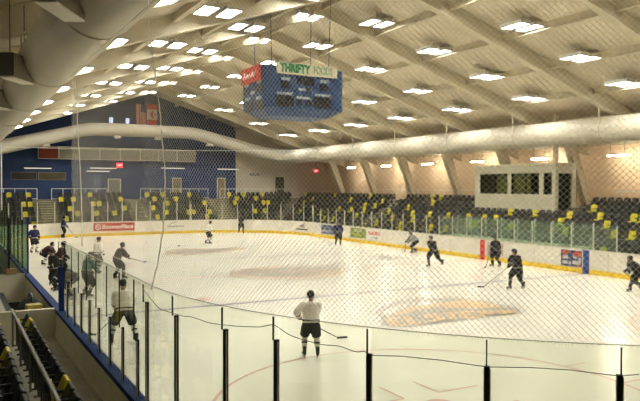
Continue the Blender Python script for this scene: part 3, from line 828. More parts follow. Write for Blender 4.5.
b = MB(); b.box((PD-.1, -L2+.13, .02), (PD-.02, L2-.13, Hh-.02)); b.build('back_wall', mat('press_inside', (.09, .085, .05), .8), pbx)
b = MB(); b.box((da-.05, -L2+.3, .02), (db_+.05, -L2+.36, Hh-.02)); o = b.build('doorway_shade', M_DARK, pbx); o['label'] = 'black sheet for the shade in the open doorway'  # black sheet, painted as the shade inside the open doorway
for i, (ya, yb) in enumerate(wins):
    b = MB(); b.box((.05, ya+.04, wz0+.04), (.062, yb-.04, wz1-.04)); b.build('window_pane', glass_mat('press_glass%d' % i, (.75, .76, .68), .05), pbx)
    b = MB()
    for (y0, y1, z0, z1) in ((ya, ya+.05, wz0, wz1), (yb-.05, yb, wz0, wz1), (ya, yb, wz0, wz0+.05), (ya, yb, wz1-.05, wz1), ((ya+yb)/2-.02, (ya+yb)/2+.02, wz0, wz1)): b.box((.03, y0, z0), (.1, y1, z1))
    b.build('window_frame', mat('dark_frame', (.05, .05, .04), .5), pbx)
    b = MB(); b.box((.16, ya+(.06 if i != 1 else .35*(yb-ya)), .05), (.20, ya+(yb-ya)*(.45 if i != 1 else .95), wz1)); b.build('lit_room_sheet', mat('inner_olive', (.30, .28, .13), .7), pbx)  # olive sheet, coloured as the lit part of the room behind the pane
tag(pbx, 'cream press box with dark windows at the top of side stand', 'press box')
b = MB(); b.box((-.12, -.12, 0), (.12, .12, roofz(PX0+.3)-PZ-Hh-.13)); o = b.build('pillar', M_BEAM); o.location = (PX0+.2, bx0+.2, PZ+Hh+.12); struct(o)

# ================================================================== FAR WALL FITTINGS
def wallx(px, Y=WF): return on_y(px, 190, Y).x
def wallz(px, py, Y=WF): return on_y(px, py, Y).z
# row of hanging sponsor panels
edges_ = [38, 59, 79.5, 100, 120.3, 140.3, 158.5, 177, 195.5]
for i in range(8):
    xa, xb = wallx(edges_[i], 38.8), wallx(edges_[i+1], 38.8)
    z0, z1 = wallz(100, 160, 38.8), wallz(100, 147.5, 38.8)
    r = empty('banner_panel', ((xa+xb)/2, 38.8, z0)); hw = (xb-xa)/2
    m = mat('panel_red', (.22, .04, .02), .6, noise=.2, nscale=2) if i == 0 else mat('panel_cream', (.30, .28, .22), .6, noise=.15, nscale=1.2)
    b = MB(); b.box((-hw+.05, -.02, .05), (hw-.05, .02, z1-z0-.05)); b.build('panel_sheet', m, r)
    b = MB(); b.box((-hw+.01, -.03, 0), (hw-.01, .03, .05)); b.box((-hw+.01, -.03, z1-z0-.05), (hw-.01, .03, z1-z0)); b.box((-hw+.01, -.03, .05), (-hw+.06, .03, z1-z0-.05)); b.box((hw-.06, -.03, .05), (hw-.01, .03, z1-z0-.05)); b.build('panel_frame', M_CREAM, r)
    b = MB(); b.box((-.02, .03, z1-z0-.2), (.02, WF-38.8, z1-z0-.15)); b.build('wall_bracket', M_SEATM, r)
    tag(r, 'red framed panel hung on the far blue wall, leftmost of the panel row' if i == 0 else 'plain cream framed panel on the far blue wall, %s right of the red one' % nth(i), 'wall panel', 'framed panels on the far wall')
# tube lights
M_TUBED = mat('dim_tube', (.8, .78, .7), .5, emit=(1, .92, .75), estr=.75)
def tube_light(c, half, ax, label, group, drop=.0):
    r = empty('tube_light', c, 0 if ax == 'x' else pi/2)
    b = MB(); b.rbox((-half, -.05, .0), (half, .05, .05), .012); b.build('housing', M_HOUS, r)
    b = MB(); b.tube([(-half+.03, 0, -.035), (half-.03, 0, -.035)], .032, 8); b.build('lit_tube', (M_TUBEW if c[0] > 0 else M_TUBE) if ax == 'y' else M_TUBED, r)
    for s in (-.7, .7):
        b = MB(); b.box((s*half-.01, -.01, .07), (s*half+.01, .01, .07+drop))
        if drop: b.build('hanger', M_SEATM, r)
    return tag(r, label, 'tube light', group)
for i, (a, b_, yy) in enumerate(((24, 52, 168), (90, 117, 168), (86.5, 110, 171), (161, 185, 168), (217, 239, 169))):
    Y = WF-.08 if i != 2 else 37.6
    xa, xb = wallx(a, Y), wallx(b_, Y); z = wallz((a+b_)/2, yy, Y)
    tl = tube_light(((xa+xb)/2, Y, z), (xb-xa)/2, 'x', ['tube light over the tan boards on the far blue wall', 'tube light to the left of the red exit sign, higher of two', 'tube light left of the red exit sign, lower of two',
               'tube light on the far blue wall above the left brown door', 'tube light on the far blue wall above the right brown door'][i], 'tube lights on the far wall', 0)
    b = MB(); b.box((-.02, 0, .03), (.02, WF-Y, .07)); b.build('wall_bracket', M_SEATM, tl)
# doors and small wall things
def wdoor(name, xa, xb, ytop, m, label, Y=WF, knob=True, zb=3.1):
    x0, x1 = wallx(xa, Y), wallx(xb, Y); zt = wallz((xa+xb)/2, ytop, Y)
    r = empty(name, ((x0+x1)/2, Y, zb)); hw = (x1-x0)/2; h = zt-zb
    b = MB(); b.box((-hw, -.05, .01), (hw, -.005, h)); b.build('door_leaf', m, r)
    b = MB(); b.box((-hw-.08, -.08, 0), (-hw, -.004, h+.08)); b.box((hw, -.08, 0), (hw+.08, -.004, h+.08)); b.box((-hw, -.08, h), (hw, -.004, h+.08)); b.build('door_frame', M_OUTER, r)
    b = MB(); b.ball((hw-.12, -.09, 1.0), .045, 8, 6); b.build('door_knob', M_STEEL, r)
    tag(r, label, 'door'); r['kind'] = 'structure'
wdoor('door_1', 108.5, 120, 179.5, mat('door_grey', (.22, .22, .18), .6, noise=.1), 'grey door in the far blue wall below the red exit sign')
wdoor('door_2', 173, 180.5, 178.5, mat('door_tan', (.26, .20, .12), .6, noise=.1), 'tan brown door in the far blue wall, left of two')
wdoor('door_3', 217.5, 224.5, 178.5, MATS['door_tan'], 'tan brown door in the far blue wall, right of two')
wdoor('door_4', 275, 284, 177, mat('door_dark', (.05, .038, .025), .6), 'dark brown door in the white part of far wall')
r = empty('wall_window', ((wallx(92.5)+wallx(100.5))/2, WF, wallz(96, 191))); hw = (wallx(100.5)-wallx(92.5))/2; hh = wallz(96, 175)-wallz(96, 191)
b = MB(); b.box((-hw, -.03, 0), (hw, -.005, hh)); b.build('window_pane', mat('pale_blue_pane', (.12, .17, .30), .15), r)
b = MB(); b.box((-hw-.05, -.05, 0), (-hw, -.004, hh)); b.box((hw, -.05, 0), (hw+.05, -.004, hh)); b.box((-hw-.05, -.05, hh), (hw+.05, -.004, hh+.05)); b.box((-hw-.05, -.05, -.05), (hw+.05, -.004, 0)); b.build('window_frame', M_BLUEP, r)
tag(r, 'pale blue window in the far wall beside the grey door', 'window')
for i, (xa, xb) in enumerate(((11, 37), (38, 66))):
    x0, x1 = wallx(xa), wallx(xb); z0, z1 = wallz(30, 180), wallz(30, 172)
    r = empty('notice_board', ((x0+x1)/2, WF, z0)); hw = (x1-x0)/2
    b = MB(); b.box((-hw+.06, -.04, .06), (hw-.06, -.005, z1-z0-.06)); b.build('board_sheet', mat('tan_board%d' % i, (.05, .045, .035) if i == 0 else (.11, .085, .05), .7, noise=.35, nscale=1.5), r)
    b = MB(); b.box((-hw, -.05, 0), (hw, -.004, .06)); b.box((-hw, -.05, z1-z0-.06), (hw, -.004, z1-z0)); b.box((-hw, -.05, .06), (-hw+.06, -.004, z1-z0-.06)); b.box((hw-.06, -.05, .06), (hw, -.004, z1-z0-.06)); b.build('board_frame', M_CONC, r)
    tag(r, ['dim brown notice board on the far blue wall, near the left edge', 'tan notice board on the far blue wall, right of the dimmer one'][i], 'notice board', 'notice boards on the far wall')
for i, (xa, xb) in enumerate(((109, 113.2), (125.5, 129.5))):
    x0, x1 = wallx(xa), wallx(xb); z0, z1 = wallz(115, 123.5), wallz(115, 117.5)
    r = empty('wall_lamp', ((x0+x1)/2, WF, z0)); hw = (x1-x0)/2
    b = MB(); b.box((-hw, -.12, 0), (hw, -.005, z1-z0)); b.build('lamp_housing', M_HOUS, r)
    b = MB(); b.box((-hw+.04, -.13, .05), (hw-.04, -.121, z1-z0-.05)); b.build('lit_panel', mat('cool_lit_panel', (.8, .8, .8), .5, emit=(.55, .68, 1), estr=1.1), r)
    tag(r, ['small pale blue lit panel high on the far wall, left one', 'small pale blue lit panel high on far wall, beside the striped flag'][i], 'lamp', 'small lit panels high on the far wall')
# exit signs
M_EXIT = mat('exit_red', (.6, .02, .03), .5, emit=(1, .03, .05), estr=1.6); M_EXITW = mat('exit_letters', (.8, .7, .7), .5, emit=(1, .6, .6), estr=1.5)
p = on_y(119.5, 165.3, WF-1.2)
r = empty('exit_sign', p); b = MB(); b.rbox((-.30, -.06, -.25), (.30, .06, .25), .05); b.build('lit_box', M_EXIT, r)
o = text_mb('EXIT', .22, .01, .008, width=.46, M=frame((0, -.066, 0), (1,0,0), (0,0,1))).build('lettering', M_EXITW, r, fix=False)
b = MB(); b.box((-.02, .06, -.02), (.02, 1.2, .02)); b.build('bracket', M_SEATM, r)
tag(r, 'red lit exit sign on the far blue wall above the grey door', 'exit sign')
p = on_y(316, 171, 38.0)
r = empty('exit_sign', p); b = MB(); b.rbox((-.3, -.06, -.17), (.3, .06, .17), .03); b.build('lit_box', M_EXIT, r)
text_mb('EXIT', .2, .01, .008, width=.44, M=frame((0, -.066, 0), (1,0,0), (0,0,1))).build('lettering', M_EXITW, r, fix=False)
b = MB(); b.box((-.015, -.015, .17), (.015, .015, roofz(p.x)-p.z)); b.build('hanger', M_SEATM, r)
tag(r, 'small red exit sign hanging in the far corner past the white wall', 'exit sign')
# dark sign on the white wall
x0, x1 = wallx(250), wallx(259); r = empty('wall_sign', ((x0+x1)/2, WF, wallz(254, 174.5))); b = MB(); b.box((-(x1-x0)/2, -.04, -.12), ((x1-x0)/2, -.004, .12)); b.build('sign_plate', M_SEATM, r)
text_mb('LOUNGE', .2, .006, .004, width=.8, M=frame((0, -.045, 0), (1,0,0), (0,0,1))).build('lettering', M_WHITE, r, fix=False)
tag(r, 'small dark sign on the white part of the far wall', 'sign')
# flags hanging vertically above the duct
def flag(px0, px1, py0, py1, name, Y):
    a = on_y(px0, py0, Y); b_ = on_y(px1, py1, Y)
    return a.x, b_.x, b_.z, a.z
def wave(u): return .05*sin(u*9)+.02*sin(u*23+1)
def cloth(mb, x0, x1, z0, z1, mi, n=6, th=.012):
    f, k = [], []
    for i in range(n+1):
        x = x0+(x1-x0)*i/n; y = wave(x); f.append((x, y)); k.append((x, y+th))
    poly = f+k[::-1]; mb.loft([[V((x, y, z0)) for x, y in poly], [V((x, y, z1)) for x, y in poly]], mi)
FLY = 38.5
x0, x1, z0, z1 = flag(136, 146.2, 104, 125, 'us', FLY)
r = empty('flag', (x0, FLY, z0)); w, h = x1-x0, z1-z0
M_FR = mat('flag_red', (.50, .10, .07), .8); M_FW = mat('flag_white', (.60, .50, .40), .8); M_FB = mat('flag_blue', (.06, .06, .16), .8)
b = MB()
for i in range(13):
    xa, xb = w*i/13, w*(i+1)/13
    top = h if i < 6 else h*.62
    cloth(b, xa, xb, 0, top, 1 if i % 2 else 0, 2)
cloth(b, w*6/13, w, h*.62, h, 2, 5)
for i in range(5):
    for j in range(4):
        cx, cz = w*(6.7+1.45*j)/13, h*(.66+.075*i); b.add([(cx-.02, wave(cx)-.006, cz), (cx, wave(cx)-.006, cz-.03), (cx+.02, wave(cx)-.006, cz), (cx, wave(cx)-.006, cz+.03)], [(0,1,2,3)], 1)
b.build('flag_cloth', [M_FR, M_FW, M_FB], r); b = MB(); b.tube([(-.05, 0, h+.02), (w+.05, 0, h+.02)], .03, 6); b.tube([(w/2, 0, h+.02), (w/2, 0, roofz(x0+w/2)-z0-.02)], .01, 4); b.build('flag_pole', M_SEATM, r)
tag(r, 'striped red and white flag with blue canton, hung vertically above the far duct', 'flag', 'flags above the far duct')
x0, x1, z0, z1 = flag(146.9, 157.2, 104, 125.3, 'ca', FLY)
r = empty('flag', (x0, FLY, z0)); w, h = x1-x0, z1-z0
M_FR2 = mat('flag_bright_red', (.55, .035, .03), .8)
b = MB(); cloth(b, 0, w, 0, h*.25, 0); cloth(b, 0, w, h*.25, h*.75, 1); cloth(b, 0, w, h*.75, h, 0)
leaf = [(0, 1), (.16, .72), (.34, .80), (.28, .36), (.52, .58), (.58, .44), (.88, .48), (.78, .26), (.9, .16), (.48, -.22), (.54, -.4), (.05, -.33), (.04, -.8)]
leaf = leaf+[(-x, z) for x, z in leaf[::-1]][:-1]
pts = []
for (lx, lz) in leaf:      # turned a quarter: the flag hangs by its side
    X, Z = w/2+lz*.42*w, h/2-lx*.46*w; pts.append(V((X, wave(X)-.01, Z)))
b.add(pts+[V((w/2, wave(w/2)-.01, h/2))], [(i, (i+1) % len(pts), len(pts)) for i in range(len(pts))], 0)
b.build('flag_cloth', [M_FR2, M_FW], r); b = MB(); b.tube([(-.05, 0, h+.02), (w+.05, 0, h+.02)], .03, 6); b.tube([(w/2, 0, h+.02), (w/2, 0, roofz(x0+w/2)-z0-.02)], .01, 4); b.build('flag_pole', M_SEATM, r)
tag(r, 'red and white maple leaf flag, hung vertically beside the striped flag', 'flag', 'flags above the far duct')

# ================================================================== DUCT
du = empty('air_duct', (2.0, 36.3, 9.9))
DXL, DXR, DYF = -13.1, 17.0, 36.4
path = [(DXL, -35.4, 7.72), (DXL, -20, 7.72), (DXL, 20, 7.72), (DXL, 33.6, 7.72), (DXL+.35, 34.9, 7.74), (DXL+1.2, 35.8, 7.85), (DXL+2.3, DYF, 8.05), (-4.3, DYF, 9.72), (-3.4, DYF, 9.88), (-2.4, DYF, 9.92),
        (5.6, DYF, 9.92), (6.6, DYF, 9.88), (7.5, DYF, 9.72), (DXR-2.3, DYF, 8.05), (DXR-1.2, 35.8, 7.85), (DXR-.35, 34.9, 7.70), (DXR, 33.6, 7.65), (DXR, 20, 7.65), (DXR, -20, 7.65), (DXR, -35.4, 7.65)]
rad = [.73]*5+[.70, .66]+[.62]*6+[.66, .70]+[.74]*5
b = MB(); b.tube(path, rad, 28); o = b.build('duct_run', M_DUCT, du, smooth=True); o.location = -du.location
def ring(c, ax, r, name='seam_ring', w=.03):
    b = MB(); n = 28; rings = []
    for i in range(n):
        t = 2*pi*i/n
        f = (lambda rr, s: V((c[0]+rr*cos(t), c[1]+s, c[2]+rr*sin(t)))) if ax == 'y' else (lambda rr, s: V((c[0]+s, c[1]+rr*cos(t), c[2]+rr*sin(t))))
        rings.append([f(r-.005, -w), f(r+.025, -w), f(r+.025, w), f(r-.005, w)])
    b.loft(rings, closed=True); o = b.build(name, M_DUCT, du, smooth=False); o.location = -du.location
for y in FRAMES[:-1]:
    ring((DXL, y, 7.72), 'y', .73); ring((DXR, y, 7.65), 'y', .74)
    for X, zc in ((DXL, 7.72), (DXR, 7.65)):
        for s in (-1, 1):
            b = MB(); b.box((X+s*.70-.02, y-.03, zc), (X+s*.70+.02, y+.03, roofz(X+s*.7)-.68))
            o = b.build('hanging_strap', M_BEAM, du); o.location = -du.location
for x in (-1.5, 1.5, 4.5): ring((x, DYF, 9.92), 'x', .62)
for i, (px, py) in enumerate(((76, 14.5), (27, 82), (7, 109))):
    p = on_z(px, py, 7.0)
    r = empty('hanging_unit', p+V((-.22, 0, 0)), -radians(29))
    b = MB(); b.rbox((-.17, -.58, .03), (.17, .58, .62), .02); b.build('casing', mat('brown_casing', (.20, .17, .12), .6), r)
    b = MB(); b.box((-.18, -.60, .06), (.18, -.585, .60)); b.build('end_plate', mat('dark_end_plate', (.05, .045, .035), .6), r)
    b = MB(); b.box((-.16, -.57, 0), (.16, .57, .029)); b.build('pale_bottom', mat('pale_bottom', (.75, .70, .58), .5), r)
    for y in (-.4, .4): b = MB(); b.box((-.01, y-.01, .62), (.01, y+.01, roofz(p.x-.22)-p.z-.02)); b.build('hanger_rod', M_SEATM, r)
    tag(r, 'brown box unit, pale bottom, hung left of the big duct, %s from camera' % nth(i+1), 'hanging unit', 'box units hung beside the left duct')
for x in (-7.5, -1.0, 3.0, 8.5): 
    zc = 9.92 if -3 < x < 6 else (9.92-abs(x-(-3 if x < 0 else 6.5))*.22)
    b = MB(); b.box((x-.3, DYF-.25, zc-.85), (x+.3, DYF+.25, zc-.55)); o = b.build('air_outlet', M_DUCT, du); o.location = -du.location
tag(du, 'large cream round air duct looping along both sides and far end', 'air duct')

# ================================================================== CEILING LIGHTS
def light_proto():
    r = empty('ceiling_light')
    for s in (-1, 1):
        c = s*.44; b = MB(); b.box((c-.31, -.66, 0), (c+.31, .66, .08))
        for (x0, y0, x1, y1) in ((-.31, -.66, -.285, .66), (.285, -.66, .31, .66), (-.285, -.66, .285, -.635), (-.285, .635, .285, .66)): b.box((c+x0, y0, -.09), (c+x1, y1, 0))
        b.build('housing', M_HOUS, r)
        b = MB(); b.box((c-.28, -.63, -.012), (c+.28, .63, -.001)); b.build('diffuser', M_LAMP, r)
    b = MB(); b.box((-.5, -.03, .08), (.5, .03, .11))
    b.box((-.01, -.01, .11), (.01, .01, .445))
    b.build('hanger', M_SEATM, r)
    return r
LP = light_proto(); first = True
ROWS = [(-10.55, -.5, 'beside the left duct'), (-6.65, -1.6, 'second from left duct'), (-2.6, -1.2, 'third from left duct'), (1.44, .2, 'under the ridge'), (4.52, -2.0, 'first right of ridge'), (8.12, -2.3, 'second right of ridge'),
        (11.7, -2.6, 'second from right duct'), (14.9, -2.7, 'nearest right duct')]
for (x, dy, nm) in ROWS:
    for k in range(0 if x > -6 else 2, 10):
        y = FRAMES[k]+dy
        o = LP if first else copy_tree(LP); first = False
        o.location = (x, y, roofz(x)-.45)
        tag(o, 'twin-panel ceiling light, row %s, %s from the far wall' % (nm, nth(10-k)), 'ceiling light', 'twin ceiling lights')
# tube lights that wash the tan side wall
for k in range(1, 9):
    y = FRAMES[k]+3.3
    tube_light((22.2, y, 6.5), .75, 'y', 'short tube light under the eave above the side stand, %s from the far wall' % nth(9-k), 'tube lights along the side wall', roofz(22.2)-6.57-.02)
for k in range(1, 5):
    y = FRAMES[k]+3.3
    tube_light((-16.8, y, 6.4), .75, 'y', 'dim tube light left of the big duct, %s from the camera' % nth(k), 'tube lights left of the duct', roofz(-16.8)-6.47-.02)

# ================================================================== SCOREBOARD
sb = empty('scoreboard', (0, 0, 9.2)); SY, SX = -1.5, -2.25
M_SB = mat('scoreboard_blue', (.028, .065, .17), .45, noise=.12, nscale=2)
M_SCR = mat('scoreboard_display', (.008, .008, .008), .4); M_LBL = mat('scoreboard_label', (.50, .55, .58), .5)
zt = on_y(306, 68, SY).z; zb = on_y(306, 109, SY).z; zbb = on_y(306, 117, -1.2).z
def outline(k, z):
    x1, y1, c = 2.25*k, 1.5*k, .45*k
    return [V((x, y, z)) for x, y in ((-x1+c, -y1), (x1-.2, -y1), (x1, -y1+.2), (x1, y1-c), (x1-c, y1), (-x1+c, y1), (-x1, y1-c), (-x1, -y1+.25))]
b = MB(); b.loft([outline(.72, zbb-9.2), outline(1, zb-9.2), outline(1, zt-9.2)]); b.build('cabinet', M_SB, sb)
def fpt(x, y, off=0):
    p = on_y(x, y, SY-off); return p.x, p.z-9.2
def frect(name, x0, y0, x1, y1, m, off, dep=.03, par=None):
    (xa, za), (xb, zb_) = fpt(x0, y0), fpt(x1, y1)
    zc = (fpt((x0+x1)/2, y0)[1], fpt((x0+x1)/2, y1)[1])
    b = MB(); b.box((xa, SY-off-dep, zc[1]), (xb, SY-off, zc[0])); return b.build(name, m, par or sb), (xa+xb)/2, (zc[0]+zc[1])/2, xb-xa, zc[0]-zc[1]
def ftext(txt, x, y, hpx, wpx, m, off, par, bold=.01):
    (X, Z) = fpt(x, y); k = fpt(x+1, y)[0]-fpt(x, y)[0]
    return text_mb(txt, hpx*.052*1.38, .012, bold, width=wpx*k, M=frame((X, SY-off, Z), (1,0,0), (0,0,1))).build('lettering', m, par or sb, fix=False)
# header signs stand proud of the cabinet
hd, hx, hz, hw, hh = frect('header_sign', 276, 64.8, 336, 76, mat('sign_cream', (.68, .62, .46), .5), .0, .12)
hd['label'] = 'cream header sign with green lettering'
k = hw/60.
text_mb('THRIFTY', .56, .012, .030, width=30*k, M=frame((hx-12.2*k, SY-.128, hz), (1,0,0), (0,0,1))).build('lettering', M_GREENP, hd, fix=False)
text_mb('FOODS', .54, .012, .0, width=19*k, M=frame((hx+15.5*k, SY-.128, hz), (1,0,0), (0,0,1))).build('lettering', M_GREENP, hd, fix=False)
for (x0, y0, x1, y1) in ((281, 81, 289, 88), (297, 78, 314, 85), (320, 84.5, 328, 91), (306.5, 88, 310, 92), (276, 95.5, 293.5, 106.5), (296.5, 100, 302, 105.5), (305.5, 100.5, 312, 106), (314, 97.5, 330.5, 108)):
    frect('display_panel', x0, y0, x1, y1, M_SCR, 0, .03)
for (t, x, y, h, w) in (('HOME', 285.5, 79, 2.6, 8.5), ('GUEST', 324.5, 81.8, 2.6, 9.5), ('PERIOD', 302, 89.8, 2, 7), ('PLYR PENALTY', 285, 93.5, 2, 16), ('SHOTS ON GOAL', 304, 98.2, 2, 15), ('PLYR PENALTY', 323, 95.8, 2, 16)):
    ftext(t, x, y, h, w, M_LBL, .012, sb, .012)
def lpt(x, y): p = on_x(x, y, SX); return p.y, p.z-9.2
def lrect(name, x0, y0, x1, y1, m, dep=.03):
    ya, yb = lpt(x1, y1)[0], lpt(x0, y0)[0]
    za, zb_ = lpt((x0+x1)/2, y1)[1], lpt((x0+x1)/2, y0)[1]
    b = MB(); b.box((SX-dep, ya, za), (SX, yb, zb_)); return b.build(name, m, sb), (ya+yb)/2, (za+zb_)/2, yb-ya, zb_-za
b = MB(); z1 = zt-9.2; b.box((SX-.12, -1.24, z1-.72), (SX, 1.05, z1+.03)); h2 = b.build('header_sign', mat('sign_red', (.50, .06, .04), .5), sb); h2['label'] = 'red header sign with white script'
e = MB(); e.tube([(SX-.13, .7, z1-.5), (SX-.13, .55, z1-.2), (SX-.13, .4, z1-.5), (SX-.13, .2, z1-.3), (SX-.13, .05, z1-.5), (SX-.13, -.1, z1-.3), (SX-.13, -.3, z1-.5), (SX-.13, -.45, z1-.25), (SX-.13, -.6, z1-.5), (SX-.13, -.9, z1-.2)], .035, 5); e.build('script_stroke', M_WHITE, h2)
for (x0, y0, x1, y1) in ((245, 88, 250, 95), (257, 85, 263, 92), (246, 101, 253, 112), (255.5, 101, 264, 110)): lrect('display_panel', x0, y0, x1, y1, M_SCR)
def ltext(txt, x, y, w):
    Y, Z = lpt(x, y); text_mb(txt, .2, .012, .01, width=w, M=frame((SX-.012, Y, Z), (0,-1,0), (0,0,1))).build('lettering', M_LBL, sb, fix=False)
ltext('HOME', 247, 86, .5); ltext('GUEST', 259, 82, .55); ltext('PERIOD', 253, 93, .5); ltext('PENALTY', 248, 99.5, .65); ltext('PENALTY', 259, 98, .7)
for sx in (-1.6, 1.6):
    for sy in (-1, 1): b = MB(); b.tube([(sx, sy, zt-9.2), (sx*1.05, sy*1.05, roofz(sx*1.05)-9.2-.02)], .02, 5); b.build('suspension_cable', M_SEATM, sb)
tag(sb, 'blue scoreboard with black displays and a cream header sign, hung over centre ice', 'scoreboard')

# ================================================================== SAFETY NET
NETO, NTOP = .13, 6.80
sA, sB = S0['nl']-6.0, TOT+6.45
bot_px = [(160,309),(185,316.5),(191,316.5),(210,323),(225,325),(240,326.5),(262,327),(270,324.5),(276,325.5),(290,335),(300,339),(320,344.5),(340,346),(357,352.5),(364,351),(372,355.5),(400,356),(440,360),(480,366),(490,367),(530,367.5),(570,370),(620,376),(640,374.5)]
def near_s_at(px):
    best = None; s = S0['nl']-1
    while s < TOT+9:
        p, _ = rink(s, NETO); x_, y_, z_ = pix((p.x, p.y, 2.8))
        if z_ > .5 and (best is None or abs(x_-px) < best[0]): best = (abs(x_-px), s, p)
        s += .02
    return best
bot = []
for (x, y) in bot_px:
    _, s, p = near_s_at(x); d = ray(x, y); t = (p-CAM).to_2d().length/d.to_2d().length
    bot.append((s, CAM.z+d.z*t))
bot.sort()
def zbot(s):
    if s <= bot[0][0]: return bot[0][1]
    for (a, za), (b_, zb_) in zip(bot, bot[1:]):
        if a <= s <= b_: return za+(zb_-za)*(s-a)/(b_-a+1e-9)
    return bot[-1][1]+(HG-.04-bot[-1][1])*min(1, (s-bot[-1][0])/.8)
CELL = .056
nb = MB(); ZB = 2.35
def strand(s0, sg):
    pts = []; rr = []; n = 14
    for i in range(n+1):
        z = ZB+(NTOP-ZB)*i/n; s = s0+sg*(z-ZB)
        if s < sA or s > sB or z < zbot(s)-.0: continue
        p, d = rink(s, NETO); pts.append(V((p.x, p.y, z))); rr.append(.00140 if s < TOT else .0008)
    if len(pts) > 1: nb.tube(pts, rr, 3, cap=False)
H_ = NTOP-ZB
k = 0
while True:
    s = sA-H_+CELL*k
    if s > sB+H_: break
    strand(s, 1); strand(s, -1); k += 1
net = nb.build('safety_net', M_NET, fix=False); tag(net, 'pale diamond mesh safety net hung above the near glass round the corner', 'safety net')
b = MB(); n = 120; b.tube([rink(bot[0][0]+(bot[-1][0]+.8-bot[0][0])*i/n, NETO)[0]+V((0, 0, zbot(bot[0][0]+(bot[-1][0]+.8-bot[0][0])*i/n))) for i in range(n+1)], .0042, 5)
tag(b.build('net_bottom_cord', M_CORD), 'thin dark wavy cord along the bottom hem of the net, just under glass top', 'cord')
b = MB(); n = 80; b.tube([rink(sA+(sB-sA)*i/n, NETO)[0]+V((0, 0, NTOP)) for i in range(n+1)], .011, 6); o = b.build('net_top_cable', M_ROPE)
b = MB()
for i in range(8):
    s = sA+(sB-sA)*i/7; p, d = rink(s, NETO); b = MB(); b.tube([p+V((0, 0, NTOP)), p+V((0, 0, roofz(p.x)-.05))], .006, 4); b.build('hanging_wire', M_ROPE, o)
tag(o, 'cream cable carrying the top edge of the net beside the big duct', 'cable')
def rope(px, X, r, label):
    pts = [on_x(x, y, X) for x, y in px]; fine = []
    for a, c in zip(pts, pts[1:]):
        for i in range(6): fine.append(a.lerp(c, i/6)+V((0, .012*sin(len(fine)*1.9), 0)))
    fine.append(pts[-1]); b = MB(); b.tube(fine, r, 6); return tag(b.build('net_lacing_rope', M_ROPE), label, 'rope', 'ropes lacing the net panels')
rope([(148.5, 20), (153, 60), (157, 88), (160, 112), (162, 140), (165, 170), (165, 200), (163, 230), (158, 262), (151, 290)], -13.12, .008, 'long pale rope lacing the net where the glass starts to curve')
rope([(75, 81), (77, 110), (78, 135), (80, 165), (81, 190), (82, 220), (82, 246)], -13.12, .010, 'pale rope along the far edge of the net by the left boards')
# far net cable and its pole
pp = on_y(3.8, 150, 29.0); b = MB(); b.tube([(0, 0, 0), (0, 0, 8.0)], .05, 8); o = b.build('net_pole', M_RAIL); o.location = (pp.x-.15, 29.6, 0)
o.location.z = -.07; tag(o, 'tall thin white pole behind the far left corner boards', 'pole')
ca, cb = on_y(4, 147, 30.7), on_y(318, 151, 30.7); b = MB(); b.tube([ca, ca.lerp(cb, .5)+V((0, 0, -.12)), cb], .022, 6)
tag(b.build('net_cable', M_RAIL), 'long pale cable stretched across the far end at the height of the sponsor panels', 'cable')
p = on_z(179, 246); b = MB(); b.tube([(0, 0, 0), (0, 0, .05)], .10, 14); o = b.build('puck', M_BLK); o.location = (p.x, p.y, 0); tag(o, 'small black puck lying on the ice left of the far emblem', 'puck')

# ================================================================== PLAYERS
SKIN = mat('skin', (.42, .24, .16), .55); M_EYE = mat('eye_dark', (.02, .015, .012), .3); M_LIP = mat('lip', (.30, .11, .09), .5)
HEL = {'black': mat('helmet_black', (.012, .011, .014), .25), 'navy': mat('helmet_navy', (.015, .018, .05), .25)}
JER = {'white': mat('jersey_white', (.80, .77, .68), .8, noise=.1, nscale=9), 'grey': mat('jersey_grey', (.34, .34, .30), .8, noise=.12, nscale=9), 'black': mat('jersey_black', (.016, .016, .018), .75, noise=.3, nscale=6),
       'navy': mat('jersey_navy', (.016, .022, .075), .75, noise=.3, nscale=6), 'maroon': mat('jersey_maroon', (.045, .010, .014), .75, noise=.3, nscale=6), 'teal': mat('jersey_teal', (.24, .33, .31), .8, noise=.15, nscale=8),
       'charcoal': mat('jersey_charcoal', (.035, .037, .032), .75, noise=.3, nscale=6)}
PNT = mat('hockey_pants_black', (.014, .014, .016), .8, noise=.3, nscale=8); GLV = mat('hockey_glove_black', (.018, .016, .016), .6); SKT = mat('skate_boot', (.014, .013, .013), .45)
SOCKW = mat('sock_white', (.74, .71, .62), .8, noise=.1, nscale=12); SOCKB = mat('sock_black', (.018, .018, .02), .8, noise=.2, nscale=12)
M_TRIMW = mat('jersey_trim', (.45, .43, .40), .7); M_SHAFT = mat('stick_shaft_dark', (.03, .025, .02), .45); M_SHAFTT = mat('stick_shaft_tan', (.36, .24, .12), .5); M_TAPE = mat('blade_tape', (.012, .012, .012), .7)
def ik(a, c, l1, l2, pole):
    d = c-a; L = d.length
    if L > l1+l2-.004: c = a+d*((l1+l2-.004)/L); d = c-a; L = d.length
    L = max(L, abs(l1-l2)+.01)
    x = (l1*l1-l2*l2+L*L)/(2*L); h = sqrt(max(l1*l1-x*x, 0)); u = d.normalized()
    p = V(pole)-u*u.dot(V(pole)); p.normalize()
    return a+u*x+p*h, c
def smoothpath(pts, rs, n=4):
    """catmull-rom through joints with radii"""
    P, R = [], []
    pts = [V(p) for p in pts]
    for i in range(len(pts)-1):
        p0 = pts[max(i-1, 0)]; p1 = pts[i]; p2 = pts[i+1]; p3 = pts[min(i+2, len(pts)-1)]
        for j in range(n):
            t = j/n
            P.append(.5*((2*p1)+(p2-p0)*t+(2*p0-5*p1+4*p2-p3)*t*t+(3*p1-p0-3*p2+p3)*t**3))
            a, b = rs[i], rs[i+1]
            R.append((a[0]+(b[0]-a[0])*t, a[1]+(b[1]-a[1])*t) if isinstance(a, tuple) else a+(b-a)*t)
    P.append(pts[-1]); R.append(rs[-1]); return P, R
